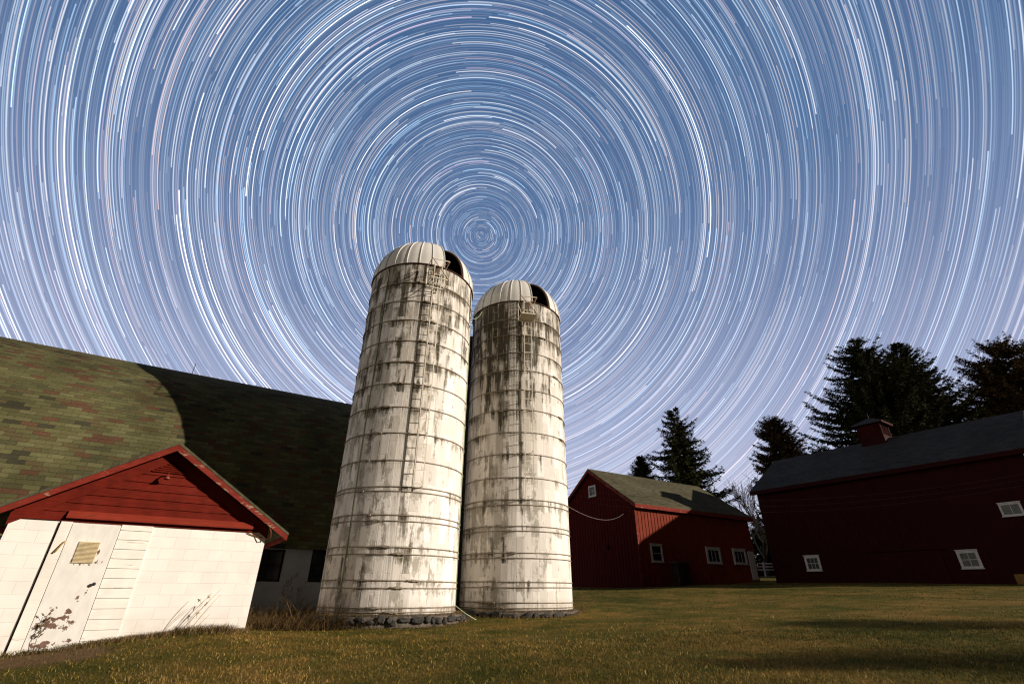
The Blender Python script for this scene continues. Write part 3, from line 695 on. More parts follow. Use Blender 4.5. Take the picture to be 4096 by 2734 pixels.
    if seed == 2:
        mb = MB(); mb.tube([P(-112, R + 0.42, zb - 0.4), P(-112, R + 0.42, H - 0.35)], 0.48, 14); mb.build('chute', M['black_metal'], root, smooth=False)
    # ladder
    l0, l1, zl0, zl1 = lad; rl = R + 0.20
    la = MB(); la.bar(P(l0, rl, zl0), P(l0, rl, zl1), 0.028, 0.028); la.bar(P(l1, rl, zl0), P(l1, rl, zl1), 0.028, 0.028)
    for z in np.arange(zl0 + 0.06, zl1, 1.52):
        for l in (l0, l1): la.bar(P(l, rl, z), P(l, R - 0.02, z - 0.02), 0.02, 0.02)
    la = la.build('ladder', M['ladder'], root)
    for z in np.arange(zl0 + 0.11, zl1 - 0.05, 0.372):
        mb = MB(); mb.tube([P(l0, rl, z), P(l1, rl, z)], 0.0125, 6); mb.build('rung', M['ladder'], la)
    # basket platform by the opening
    pm = (l0 + l1) / 2 - 1.7; rad = Vector(P(pm, 1, 0)); tg = Vector((-rad.y, rad.x, 0))
    zl, zu = H - 1.02, H - 0.26; T = 0.31; r0, r1 = R + 0.19, R + 0.78
    C = lambda t, r, z: rad * r + tg * t + Vector((0, 0, z))
    pf = MB()
    for q in ((-T, r0, T, r0, zl), (-T, r1, T, r1, zl), (-T, r1, T, r1, zu)): pf.bar(C(q[0], q[1], q[4]), C(q[2], q[3], q[4]), 0.026, 0.026)
    for t in (-T, T):
        pf.bar(C(t, r0, zl), C(t, r1, zl), 0.026, 0.026); pf.bar(C(t, r0, zl), C(t, r0 - 0.05, zu + 0.05), 0.022, 0.022)
        pf.bar(C(t, r0 - 0.05, zu + 0.05), C(t, r1, zu), 0.02, 0.02); pf.bar(C(t, r1, zl), C(t, r0 - 0.05, zu + 0.05), 0.016, 0.016)
    po = pf.build('platform', M['ladder'], root)
    for t in (-T, T):
        mb = MB(); mb.bar(C(t, r1 + 0.014, zl), C(-t, r1 + 0.014 + 0.006 * (t > 0), zu), 0.024, 0.010); mb.build('brace', M['rust'], po)
    if floor:
        mb = MB(); d = 0.02
        a = [C(-T + d, r0, zl + 0.015), C(T - d, r0, zl + 0.015), C(T - d, r1, zl + 0.015), C(-T + d, r1, zl + 0.015)]
        mb.add(a + [v + Vector((0, 0, 0.02)) for v in a], [(3, 2, 1, 0), (4, 5, 6, 7), (0, 1, 5, 4), (1, 2, 6, 5), (2, 3, 7, 6), (3, 0, 4, 7)])
        mb.build('floor_board', M['board_pale'], po)
    return root, P
H1 = [10.12, 9.37, 8.63, 7.87, 7.11, 6.38, 5.62, 4.82, 4.03, 3.30, 3.19, 2.56, 2.41, 1.77, 1.60, 0.98, 0.82, 0.375, 0.278]
L1 = dict(zip([10.12, 9.37, 8.63, 7.87, 7.11, 6.38, 5.62, 4.82, 4.03, 3.19, 2.56, 2.41, 1.77, 1.60, 0.98, 0.82, 0.38, 0.28], [-2.6, 5.7, 11.6, 4.5, -4.1, -13.9, -21.9, -27.2, -34.8, -36.3, -26.9, -17.7, -7.7, 3.4, 16.9, 5.0, -10.7, 2.5]))
H2 = [10.26, 9.54, 8.78, 8.05, 7.26, 6.50, 5.67, 4.91, 4.12, 3.41, 3.25, 2.60, 2.46, 1.82, 1.67, 1.02, 0.87, 0.46, 0.32]
L2 = {10.26: 40.0, 9.54: 33.0, 8.05: 52.0, 6.50: 60.0, 5.67: 61.0, 3.41: -30.0, 3.25: -24.7, 2.60: -16.4, 2.46: -8.4, 1.82: -3.9, 1.67: -14.8, 1.02: -22.8, 0.87: -28.3, 0.46: -24.2, 0.32: -15.5}
M['stave1'] = pbr('whitewashed_staves', stave_fn(10.92, H1, 0.19, 1))
M['stave2'] = pbr('blackened_staves', stave_fn(11.08, H2, 0.23, 2))
silo1, P1 = make_silo('left silo of whitewashed concrete staves with bare rusty basket frame at its ladder top', 15.7, -12.718, 1.89, 10.92, 0.22, H1, L1, 0.17, 1, (8.4, 15.8, 3.28, 11.0), False, 19.5)
silo2, P2 = make_silo('right silo of concrete staves blackened near the top, pale board in its ladder basket', 17.95, 0.591, 1.875, 11.08, 0.25, H2, L2, 0.24, 2, (8.6, 16.2, 3.40, 11.1), True, 19.5)
mb = MB(); rr = random.Random(5)
mb.tube([P1(-41 + 0.5 * sin(z), 1.91, z) for z in np.arange(10.9, 0.2, -0.6)], 0.013, 6); mb.build('conduit', M['cord'], silo1, smooth=True)
# cord strung between the two silo tops and down the first one's side
lw = lambda root, p: root.matrix_basis @ Vector(p)
a = lw(silo2, P2(-44, 1.95, 11.02)); b = lw(silo1, P1(70, 1.93, 9.75))
pts = [a.lerp(b, k / 8) - Vector((0, 0, 0.25 * 4 * (k / 8) * (1 - k / 8))) for k in range(9)] + [lw(silo1, P1(70, 1.935, z)) for z in np.arange(9.2, 0.3, -0.8)] + [lw(silo1, P1(72, 2.2, 0.22)), lw(silo1, P1(76, 2.5, 0.05))]
mb = MB(); mb.tube(pts, 0.012, 6)
tag(mb.build('hanging_cord', M['cord'], None, smooth=True), 'pale green cord strung between the two silo tops and down the left one', 'cord')

# ------------------------------------------------------------------ red barns
def board_wall(mb, x0, x1, z0, ztop, y0, pitch, fixed='y', proud=0.028, ops=()):
    """vertical boards with battens; wall lies along x (fixed='y') or along y (fixed='x'); outside is the negative side of y0"""
    put = (lambda a, b, c0, c1, za, zb, zc: mb.add(
        [(a, c0, za), (b, c0, za), (b, c0, zc), (a, c0, zb), (a, c1, za), (b, c1, za), (b, c1, zc), (a, c1, zb)] if fixed == 'y' else
        [(c0, a, za), (c0, b, za), (c0, b, zc), (c0, a, zb), (c1, a, za), (c1, b, za), (c1, b, zc), (c1, a, zb)],
        [(0, 1, 2, 3), (5, 4, 7, 6), (0, 4, 5, 1), (3, 2, 6, 7), (1, 5, 6, 2), (0, 3, 7, 4)]))
    n = int(round((x1 - x0) / pitch)); st = (x1 - x0) / n; rr = random.Random(int(x1 * 10))
    for k in range(n):
        a, b = x0 + k * st, x0 + (k + 1) * st
        j = rr.uniform(-0.005, 0.005)
        put(a + 0.006, b - 0.006, y0 + j, y0 + 0.03, z0, ztop(a), ztop(b))
        bz0 = z0
        put(b - 0.03, b + 0.03, y0 - proud, y0 - 0.0065, bz0, ztop(b - 0.03), ztop(b + 0.03))
def window(parent, x0, x1, z0, z1, y, nx, nz, fr=0.13, pane='glass', fixed='y', cap=True):
    """frame > pane and sash bars, on a wall whose outside is towards negative y (or x)"""
    def bx(mb, a, b, c0, c1, za, zb):
        if fixed == 'y': mb.box(a, b, c0, c1, za, zb)
        else: mb.box(c0, c1, a, b, za, zb)
    f = MB()
    bx(f, x0, x0 + fr, y - 0.06, y + 0.02, z0, z1); bx(f, x1 - fr, x1, y - 0.06, y + 0.02, z0, z1)
    bx(f, x0 + fr, x1 - fr, y - 0.055, y + 0.02, z1 - fr, z1); bx(f, x0 + fr, x1 - fr, y - 0.055, y + 0.02, z0, z0 + fr * 0.75)
    bx(f, x0 - 0.03, x1 + 0.03, y - 0.10, y + 0.01, z0 - 0.045, z0 - 0.001)
    if cap: bx(f, x0 - 0.03, x1 + 0.03, y - 0.09, y + 0.01, z1 + 0.001, z1 + 0.045)
    fo = f.build('window', M['white_frame'], parent, 0.004)
    g = MB(); bx(g, x0 + fr, x1 - fr, y - 0.012, y - 0.008, z0 + fr * 0.75, z1 - fr); g.build('pane', M[pane], fo)
    s_ = MB(); ix0, ix1, iz0, iz1 = x0 + fr, x1 - fr, z0 + fr * 0.75, z1 - fr
    for k in range(1, nx): xx = ix0 + (ix1 - ix0) * k / nx; bx(s_, xx - 0.011, xx + 0.011, y - 0.03, y - 0.012, iz0, iz1)
    for k in range(1, nz): zz = iz0 + (iz1 - iz0) * k / nz; bx(s_, ix0, ix1, y - 0.032, y - 0.0125, zz - 0.014, zz + 0.014)
    if nx > 1 or nz > 1: s_.build('sash_bar', M['white_frame'], fo)
    return fo

# middle barn: local x along its long side, y inward
MA = 31.5
mbarn = thing('red_barn', 'smaller red board and batten barn with olive roof and white framed windows', 'barn', (8.206, 33.0, 0), radians(MA))
MW, ML, ME, MR = 8.28, 12.1, 5.80, 9.0             # width, length, eave height, ridge height
moh = 0.35; msl = (MR - 5.93) / (MW / 2 + moh)
mz = lambda y: MR - msl * abs(y - MW / 2) - 0.06
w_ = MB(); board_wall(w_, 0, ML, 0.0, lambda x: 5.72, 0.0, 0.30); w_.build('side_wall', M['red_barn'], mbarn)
w_ = MB(); board_wall(w_, 0.035, MW - 0.03, 0.0, mz, 0.0, 0.30, 'x'); w_.build('gable_wall', M['red_gable_shade'], mbarn)
w_ = MB(); w_.prism([(0.03, 0.0), (MW, 0.0), (MW, mz(MW)), (MW / 2, mz(MW / 2)), (0.03, mz(0.0) - 0.02)], 0.032, ML, 'x'); w_.build('frame_core', M['red_barn_far'], mbarn)
def gable_roof(parent, L, Wd, oh, zr, ze, mat, end0=0.35, end1=0.35, th=0.07):
    sl = (zr - ze) / (Wd / 2 + oh); mbr = MB(); q = lambda y: zr - sl * abs(y - Wd / 2)
    for (ya, yb) in ((-oh, Wd / 2), (Wd / 2, Wd + oh)):
        mbr.prism([(ya, q(ya)), (yb, q(yb)), (yb, q(yb) + th), (ya, q(ya) + th)], -end0, L + end1, 'x')
    r = mbr.build('roof', mat, parent); k = sqrt(1 + sl * sl)
    roof_uv(r, lambda c: (c.x + 20, (abs(c.y - Wd / 2)) * k + 0.0)); return r, q
rm, mq = gable_roof(mbarn, ML, MW, moh, MR, 5.93, M['shingle_olive'], 0.25, 0.25)
mb = MB(); mb.box(-0.25, ML + 0.25, -moh - 0.03, -moh, 5.70, 5.955); mb.build('eave_fascia', M['red_fascia'], mbarn, 0.004)
mb = MB(); mb.box(-0.22, ML + 0.22, -moh, 0.0, 5.70, 5.73); mb.build('soffit', M['red_barn_far'], mbarn)
for sg, mt in ((0, 'red_fascia_worn'), (1, 'red_fascia')):
    mb = MB(); y0, y1 = (-moh, MW / 2) if sg == 0 else (MW / 2, MW + moh)
    mb.prism([(y0, mq(y0)), (y1, mq(y1)), (y1, mq(y1) - 0.22), (y0, mq(y0) - 0.22)], -0.28, -0.25, 'x'); mb.build('rake_fascia', M[mt], mbarn, 0.004)
mb = MB(); mb.box(-0.035, 0.10, -0.045, -0.03, 0.6, 5.70); mb.build('corner_board', M['red_fascia_worn'], mbarn, 0.004)
window(mbarn, 1.03, 2.10, 2.50, 3.56, -0.03, 1, 2, 0.12)
window(mbarn, 6.52, 8.06, 2.58, 3.61, -0.03, 3, 1, 0.17, 'glass')
window(mbarn, 9.50, 11.02, 2.62, 3.64, -0.03, 3, 1, 0.17, 'glass')
window(mbarn, 3.60, 4.42, 7.02, 7.82, -0.03, 2, 2, 0.13, 'dusty_glass', 'x', False)
d_ = MB(); d_.box(11.28, 11.97, -0.07, -0.031, 1.60, 3.54); d_ = d_.build('door', M['white_frame'], mbarn, 0.005)
mb = MB(); mb.tube([(11.36, -0.072, 2.5), (11.36, -0.11, 2.5), (11.36, -0.13, 2.5)], [0.012, 0.03, 0.02], 10); mb.build('knob', M['black_metal'], d_)
mb = MB(); mb.tube([(0.1, MW / 2, MR), (0.1, MW / 2, MR + 0.42)], [0.014, 0.005], 6); mb.build('lightning_rod', M['black_metal'], mbarn)
mb = MB(); mb.box(-0.16, -0.03, 2.72, 2.92, 3.35, 3.62); mb.build('fuse_box', M['red_barn_far'], mbarn, 0.01)
# bin by its window
bp = lw(mbarn, (2.55, -0.95, 0))
bin_ = thing('feed_bin', 'weathered dark wooden bin with overhanging lid beside the middle barn', 'bin', (bp.x, bp.y, gz(bp.x, bp.y) - 0.05), radians(MA))
mb = MB()
for k in range(5): mb.box(-0.5 + k * 0.2 + 0.005, -0.3 + k * 0.2 - 0.005, -0.32 - 0.006 * (k % 2), -0.29, 0, 1.32)
for k in range(3): mb.box(-0.51 + 0.006 * (k % 2), -0.48, -0.286 + k * 0.2, -0.096 + k * 0.2, 0, 1.32)
mb.box(-0.478, 0.5, -0.288, 0.31, 0, 1.315); mb.build('body', painted_wood('grey_boards', (0.026, 0.014, 0.011), (0.09, 0.08, 0.06), 0.35, 0.6, (16, 16, 1)), bin_)
mb = MB(); mb.box(-0.60, 0.60, -0.42, 0.40, 1.325, 1.40); mb.build('lid', M['bark'], bin_, 0.008)

# big barn at the right: local x runs along the wall towards the viewer, y inward
RA = 124.3 - 180
RW, RL, RE, RRG = 8.74, 14.7, 7.44, 10.39
oc = Vector((17.960, 36.680, 0)); ar = unit2(RA); nr = Vector((-ar.y, ar.x, 0))      # inward normal
org = oc + nr * 0.35 + ar * 0.3
rbarn = thing('big_red_barn', 'large dark red barn on the right with long grey roof and a louvred cupola', 'barn', (org.x, org.y, 0), radians(RA))
rsl = (RRG - RE) / (RW / 2 + 0.35); rz = lambda y: RRG - rsl * abs(y - RW / 2) - 0.07
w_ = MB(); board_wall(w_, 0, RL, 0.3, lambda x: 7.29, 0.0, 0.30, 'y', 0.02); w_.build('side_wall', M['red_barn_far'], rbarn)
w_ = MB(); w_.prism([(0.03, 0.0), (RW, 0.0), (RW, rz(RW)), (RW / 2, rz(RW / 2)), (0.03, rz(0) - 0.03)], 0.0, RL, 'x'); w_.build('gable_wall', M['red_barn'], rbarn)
rr_, rq = gable_roof(rbarn, RL, RW, 0.35, RRG, RE, M['shingle_grey'], 0.30, 0.30)
mb = MB(); mb.box(-0.30, RL + 0.30, -0.38, -0.35, 7.21, 7.465); mb.build('eave_fascia', M['red_barn_far'], rbarn, 0.004)
mb = MB(); mb.box(-0.28, RL + 0.28, -0.35, 0.0, 7.25, 7.28); mb.build('soffit', M['red_barn_far'], rbarn)
for x0 in (-0.33, RL + 0.30):
    for (y0, y1) in ((-0.35, RW / 2), (RW / 2, RW + 0.35)):
        mb = MB(); mb.prism([(y0, rq(y0)), (y1, rq(y1)), (y1, rq(y1) - 0.2), (y0, rq(y0) - 0.2)], x0, x0 + 0.03, 'x'); mb.build('rake_fascia', M['red_fascia'], rbarn)
dxr = -0.30
window(rbarn, 2.60 + dxr, 3.56 + dxr, 2.07, 2.96, -0.03, 3, 2, 0.14)
window(rbarn, 10.69 + dxr, 11.60 + dxr, 1.975, 2.84, -0.03, 2, 2, 0.13, 'dusty_glass')
window(rbarn, 13.20 + dxr, 14.07 + dxr, 4.35, 4.97, -0.03, 2, 1, 0.09, 'dusty_glass')
sd = MB(); sd.box(6.35, 9.75, -0.10, -0.04, 0.8, 2.93); sd = sd.build('sliding_door', M['red_barn_far'], rbarn, 0.006)
mb = MB(); mb.box(5.95, 10.05, -0.15, -0.045, 2.97, 3.06); mb.build('track', M['red_barn_far'], sd, 0.006)
mb = MB(); mb.box(8.0, 8.09, -0.045, -0.03, 3.12, 5.0); mb.build('batten', M['red_barn_far'], rbarn, 0.004)
sd = MB(); sd.box(12.33, 14.65, -0.09, -0.03, 1.0, 1.66); sd.build('ochre_base', painted_wood('ochre_mottled', (0.20, 0.12, 0.035), (0.12, 0.08, 0.03), 0.3, 0.7, (4, 4, 4)), rbarn, 0.006)  # ochre slab low on the wall's near end
# cupola
CX, CW = 7.56 + dxr, 0.74
cup = MB(); cz0, cz1 = 9.8, 11.5
cup.box(CX - CW, CX + CW, RW / 2 - CW, RW / 2 + CW, cz0, 10.62)
for sx in (-1, 1):
    for sy in (-1, 1): cup.box(CX + sx * CW - 0.09 * (sx > 0) - 0.0, CX + sx * CW + 0.09 * (sx < 0), RW / 2 + sy * CW - 0.09 * (sy > 0), RW / 2 + sy * CW + 0.09 * (sy < 0), 10.62, cz1)
cup.box(CX - CW + 0.1, CX + CW - 0.1, RW / 2 - CW + 0.1, RW / 2 + CW - 0.1, 10.62, cz1 - 0.01)
cup = cup.build('cupola', M['red_barn_far'], rbarn)
for side in range(4):
    lv = MB()
    for k in range(9):
        zz = 10.65 + k * 0.093
        lo_, hi_ = -CW + 0.1, CW - 0.1
        quad = [(lo_, CW - 0.005, zz), (hi_, CW - 0.005, zz), (hi_, CW - 0.075, zz + 0.078), (lo_, CW - 0.075, zz + 0.078)]
        quad += [(x, y - 0.012, z - 0.012) for x, y, z in quad]
        rot = lambda p: [(p[0], p[1]), (p[1], -p[0]), (-p[0], -p[1]), (-p[1], p[0])][side]
        lv.add([(CX + rot(p)[0], RW / 2 + rot(p)[1], p[2]) for p in quad], [(0, 1, 2, 3), (5, 4, 7, 6), (0, 4, 5, 1), (3, 2, 6, 7), (1, 5, 6, 2), (0, 3, 7, 4)])
    lv.build('louvre', M['red_cupola'], cup)
mb = MB(); e_ = CW + 0.22; zt, zb_ = 12.12, 11.48
mb.add([(CX - e_, RW / 2 - e_, zb_), (CX + e_, RW / 2 - e_, zb_), (CX + e_, RW / 2 + e_, zb_), (CX - e_, RW / 2 + e_, zb_), (CX - e_, RW / 2 - e_, zb_ + 0.08), (CX + e_, RW / 2 - e_, zb_ + 0.08), (CX + e_, RW / 2 + e_, zb_ + 0.08), (CX - e_, RW / 2 + e_, zb_ + 0.08), (CX, RW / 2, zt)],
       [(3, 2, 1, 0), (0, 1, 5, 4), (1, 2, 6, 5), (2, 3, 7, 6), (3, 0, 4, 7), (4, 5, 8), (5, 6, 8), (6, 7, 8), (7, 4, 8)])
cr_ = mb.build('cupola_roof', M['shingle_grey'], cup); roof_uv(cr_, lambda c: (c.x, c.y))
mb = MB(); mb.box(CX + e_ + 0.001, CX + e_ + 0.026, RW / 2 - e_, RW / 2 + e_, zb_ - 0.06, zb_ + 0.075); mb.build('eave_board', M['red_cupola'], cup)
mb = MB(); mb.tube([(CX, RW / 2, zt - 0.03), (CX, RW / 2, zt + 0.35)], [0.02, 0.006], 6); mb.build('finial', M['black_metal'], cup)

# ------------------------------------------------------------------ wires
def sag(a, b, drop, n=24):
    a, b = Vector(a), Vector(b); return [a.lerp(b, k / n) - Vector((0, 0, drop * 4 * (k / n) * (1 - k / n))) for k in range(n + 1)]
a = lw(silo2, P2(92, 1.90, 3.5)); g_ = lw(mbarn, (-0.05, 0.9, 5.5))
mb = MB(); mb.tube(sag(a, g_, 0.45), 0.0065, 6)
tag(mb.build('service_cable', M['wire_pale'], None, smooth=True), 'pale twisted cable sagging from the right silo to the smaller red barn', 'cable')
WIRES = [(0.0, 'uppermost of the three thin power lines crossing in front of the big red barn'), (-0.27, 'middle of the three thin power lines crossing in front of the big red barn'), (-0.54, 'lowest of the three thin power lines crossing in front of the big red barn')]
for dz_, lab in WIRES:
    mb = MB(); mb.tube(sag((2.3, 23.5, 5.25 + dz_), (27.0, 13.2, 6.85 + dz_ * 0.5), 1.9), 0.0045, 5)
    tag(mb.build('power_line', M['wire'], None, smooth=True), lab, 'power line', 'power lines across the yard')

# ------------------------------------------------------------------ rail fence glimpsed between the barns
fx, fy = 27.4, 55.8
fence = thing('rail_fence', 'white three rail fence glimpsed in the gap between the two red barns', 'fence', (fx, fy, gz(fx, fy)), radians(-8))
for k in range(3):
    mb = MB(); z = 0.62 + k * 0.30; mb.box(-4, 4, -0.02, 0.02, z, z + 0.10); mb.build('rail', M['fence_white'], fence)
for x in (-3.4, -0.35, 2.7):
    mb = MB(); mb.box(x - 0.07, x + 0.07, -0.17, -0.03, -0.2, 1.40); mb.build('post', M['fence_white'], fence)

# ------------------------------------------------------------------ conifers
def np_mesh(name, V, F, mat, parent=None, shade=None):
    me = bpy.data.meshes.new(name); nv, nf, k = len(V), len(F), F.shape[1]
    me.vertices.add(nv); me.vertices.foreach_set('co', np.ascontiguousarray(V, np.float32).ravel())
    me.loops.add(nf * k); me.loops.foreach_set('vertex_index', np.ascontiguousarray(F, np.int32).ravel())
    me.polygons.add(nf); me.polygons.foreach_set('loop_start', np.arange(0, nf * k, k, dtype=np.int32))
    me.update(calc_edges=True); me.validate()
    if shade is not None:
        at = me.color_attributes.new('shade', 'FLOAT_COLOR', 'POINT')
        at.data.foreach_set('color', np.ascontiguousarray(np.concatenate([shade, np.ones((nv, 1))], 1), np.float32).ravel())
    me.materials.append(mat); o = bpy.data.objects.new(name, me); COL.objects.link(o)
    if parent: o.parent = parent
    return o
def conifer(name, label, x, y, h, r, seed, shape='spruce', nb=230, mat='needles', t0=0.06, group=None, tops=1, dens=1.0):
    rng = np.random.default_rng(seed)
    root = thing(name, label, 'tree', (x, y, gz(x, y) - 0.1), rng.uniform(0, 6.28), group)
    tr = MB(); tr.tube([(0.02 * h * sin(k * 0.9) * k / 30, 0.0, h * k / 10) for k in range(11)], [max(0.03, h * 0.017 * (1 - k / 10.4)) for k in range(11)], 8)
    VV, FF = [], []; n0 = 0
    bt = MB()
    leaders = [(0.0, 0.0, 1.0)] + [(rng.uniform(-.22, .22) * r, rng.uniform(-.22, .22) * r, rng.uniform(.84, .96)) for _ in range(tops - 1)]
    for lx, ly, lh in leaders:
        hh = h * lh
        for bi in range(int(nb / len(leaders))):
            t = t0 + (1 - t0) * (bi + rng.uniform()) / (nb / len(leaders)); t = min(t, 0.995)
            if shape == 'spruce': L = r * (1 - t) ** 0.85 * rng.uniform(0.6, 1.05) + 0.2
            elif shape == 'round': L = r * sqrt(max(0, 1 - (max(0, t - 0.32) / 0.68) ** 2)) * (0.6 + 0.4 * min(1, t / 0.32)) * rng.uniform(0.55, 1.03) + 0.2
            else: L = r * (1 - t ** 3.4) * rng.uniform(0.5, 1.04) + 0.25
            az = rng.uniform(0, 2 * pi); ca, sa = cos(az), sin(az)
            droop = rng.uniform(0.15, 0.42) * (1 - t) + 0.02; lift = rng.uniform(0.25, 0.75) if shape != 'round' else rng.uniform(.4, 1.0)
            m = max(5, int(L * 7.5 * dens)); q = np.linspace(0.08, 1.0, m)
            zz = hh * t + L * (-droop * np.sin(q * pi * 0.62) * 1.2 + lift * 0.42 * q ** 3) + (0.25 * L * q if t > 0.85 else 0)
            px, py = lx + ca * L * q, ly + sa * L * q
            if bi % 3 == 0: bt.tube([(lx + ca * L * a_, ly + sa * L * a_, hh * t + L * (-droop * sin(a_ * pi * .62) * 1.2 + lift * .42 * a_ ** 3)) for a_ in (0, .35, .7, .97)], [0.05 * L / r + .015, .03, .02, .008], 4)
            # sprays: several leaf-shaped clumps per station, swept outwards and hanging
            for rep in range(8):
                sl = (0.27 + 0.34 * rng.uniform(size=m)) * (1.15 - 0.55 * q) * (0.85 + L / r * 0.4) * (h / 18) ** 0.4
                side = rng.uniform(-1, 1, m) * 1.2
                dxv = ca * np.cos(side) - sa * np.sin(side); dyv = sa * np.cos(side) + ca * np.sin(side)
                dzv = rng.uniform(-0.75, 0.32, m)
                nn = np.sqrt(dxv ** 2 + dyv ** 2 + dzv ** 2); dxv, dyv, dzv = dxv / nn, dyv / nn, dzv / nn
                wv = np.stack([-dyv, dxv, rng.uniform(-.9, .9, m)], 1); wv /= np.linalg.norm(wv, axis=1)[:, None]
                c = np.stack([px + rng.normal(0, .05, m), py + rng.normal(0, .05, m), zz + rng.normal(0, .06, m)], 1); d = np.stack([dxv, dyv, dzv], 1)
                wd = (sl * rng.uniform(0.12, 0.21, m))[:, None]; sl = sl[:, None]
                A = c; Bv = c + d * sl * 0.45 + wv * wd; Cv = c + d * sl; Dv = c + d * sl * 0.5 - wv * wd
                V = np.stack([A, Bv, Cv, Dv], 1).reshape(-1, 3); VV.append(V)
                FF.append(np.arange(n0, n0 + 4 * m).reshape(-1, 4)); n0 += 4 * m
    tr.v += []; o = len(tr.v); tr.add(bt.v, bt.f)
    tr.build('trunk', M['bark'], root, fix=False)
    np_mesh('crown', np.concatenate(VV), np.concatenate(FF), M[mat], root)
    return root
G = 'evergreens behind the barns'
conifer('spruce_tree', 'small pointed spruce just left of the tall spruce above the middle barn', 16.4, 60, 14.0, 7.0, 11, nb=620, group=G)
conifer('spruce_tree', 'tall ragged spruce rising behind the roof of the middle barn', 18.0, 50, 17.2, 4.6, 12, 'wide', 420, group=G, tops=2)
conifer('pine_tree', 'round topped evergreen beside the bare tree at the near end of the big barn roof', 31.6, 55, 17.0, 3.9, 13, 'round', 520, 'needles_warm', 0.03, G)
conifer('spruce_tree', 'widest dark spruce directly behind the cupola of the big barn', 42.8, 52, 26.3, 10.2, 14, 'wide', 850, 'needles', 0.1, G, 3, 0.85)
conifer('spruce_tree', 'dark spruce standing close to the right of the widest one', 51.4, 56, 27.6, 7.0, 15, 'wide', 800, 'needles', 0.1, G, 2, 0.9)
conifer('pine_tree', 'open crowned brownish pine at the right edge of the picture', 58.0, 50, 24.3, 7.2, 16, 'round', 760, 'needles_warm', 0.2, G, 2, 0.85)

for i, (tx, ty, th) in enumerate(((31.3, 64, 6.6), (34.6, 67, 7.2), (28.6, 71, 5.5), (38.0, 70, 8.0))):
    conifer('spruce_tree', 'low dark evergreen behind the white fence in the gap between the barns', tx, ty, th, 3.4, 70 + i, 'wide', 220, 'needles', 0.0, 'low evergreens behind the fence')
def bare_tree(label, x, y, h, seed):
    root = thing('bare_tree', label, 'tree', (x, y, gz(x, y) - 0.1), 0); rng = random.Random(seed)
    tr, br = MB(), MB()
    def grow(p, d, L, r, depth):
        pts = [p]; q = p.copy(); dd = d.copy()
        for k in range(4):
            dd = (dd + Vector((rng.gauss(0, .13), rng.gauss(0, .13), rng.gauss(0.05, .08)))).normalized(); q = q + dd * L / 4; pts.append(q.copy())
        (tr if depth == 0 else br).tube(pts, [r, r * .9, r * .82, r * .74, r * .66], 6 if depth < 2 else 3)
        if depth >= 6 or r < 0.006: return
        for k in range(rng.choice((2, 3, 3)) if depth else 5):
            a = pts[-1] if k < 2 else pts[rng.choice((1, 2, 3))]
            ax = dd.orthogonal().normalized(); ax.rotate(Matrix.Rotation(rng.uniform(0, 2 * pi), 3, dd))
            nd = (dd * cos(0.1) + ax * rng.uniform(0.35, 0.75)).normalized()
            grow(a.copy(), nd, L * rng.uniform(0.62, 0.85), r * (0.62 if k < 2 else .45), depth + 1)
    grow(Vector((0, 0, 0)), Vector((-0.05, 0, 1)), h * 0.27, h * 0.022, 0)
    tr.build('trunk', M['bark'], root, smooth=True, fix=False); br.build('branches', M['bark_pale'], root, fix=False)
bare_tree('leafless tree with fine pale twigs in the gap between the two red barns', 29.6, 60, 13.6, 4)
# trees on the far side of the yard whose long shadows lie across the lawn
for i, (tx, ty, th, trd) in enumerate(((25, -2.6, 7.0, 2.8), (28, 0.2, 7.2, 2.8), (33, 3.4, 7.8, 2.9), (24, -5.5, 6.0, 2.6), (27, -1.2, 5.6, 2.4), (31, 1.8, 6.2, 2.5))):
    conifer('spruce_tree', 'evergreen standing right of the yard that shades the lawn', tx, ty, th, trd, 30 + i, 'wide', 170, 'needles', 0.05, 'evergreens to the right of the yard')

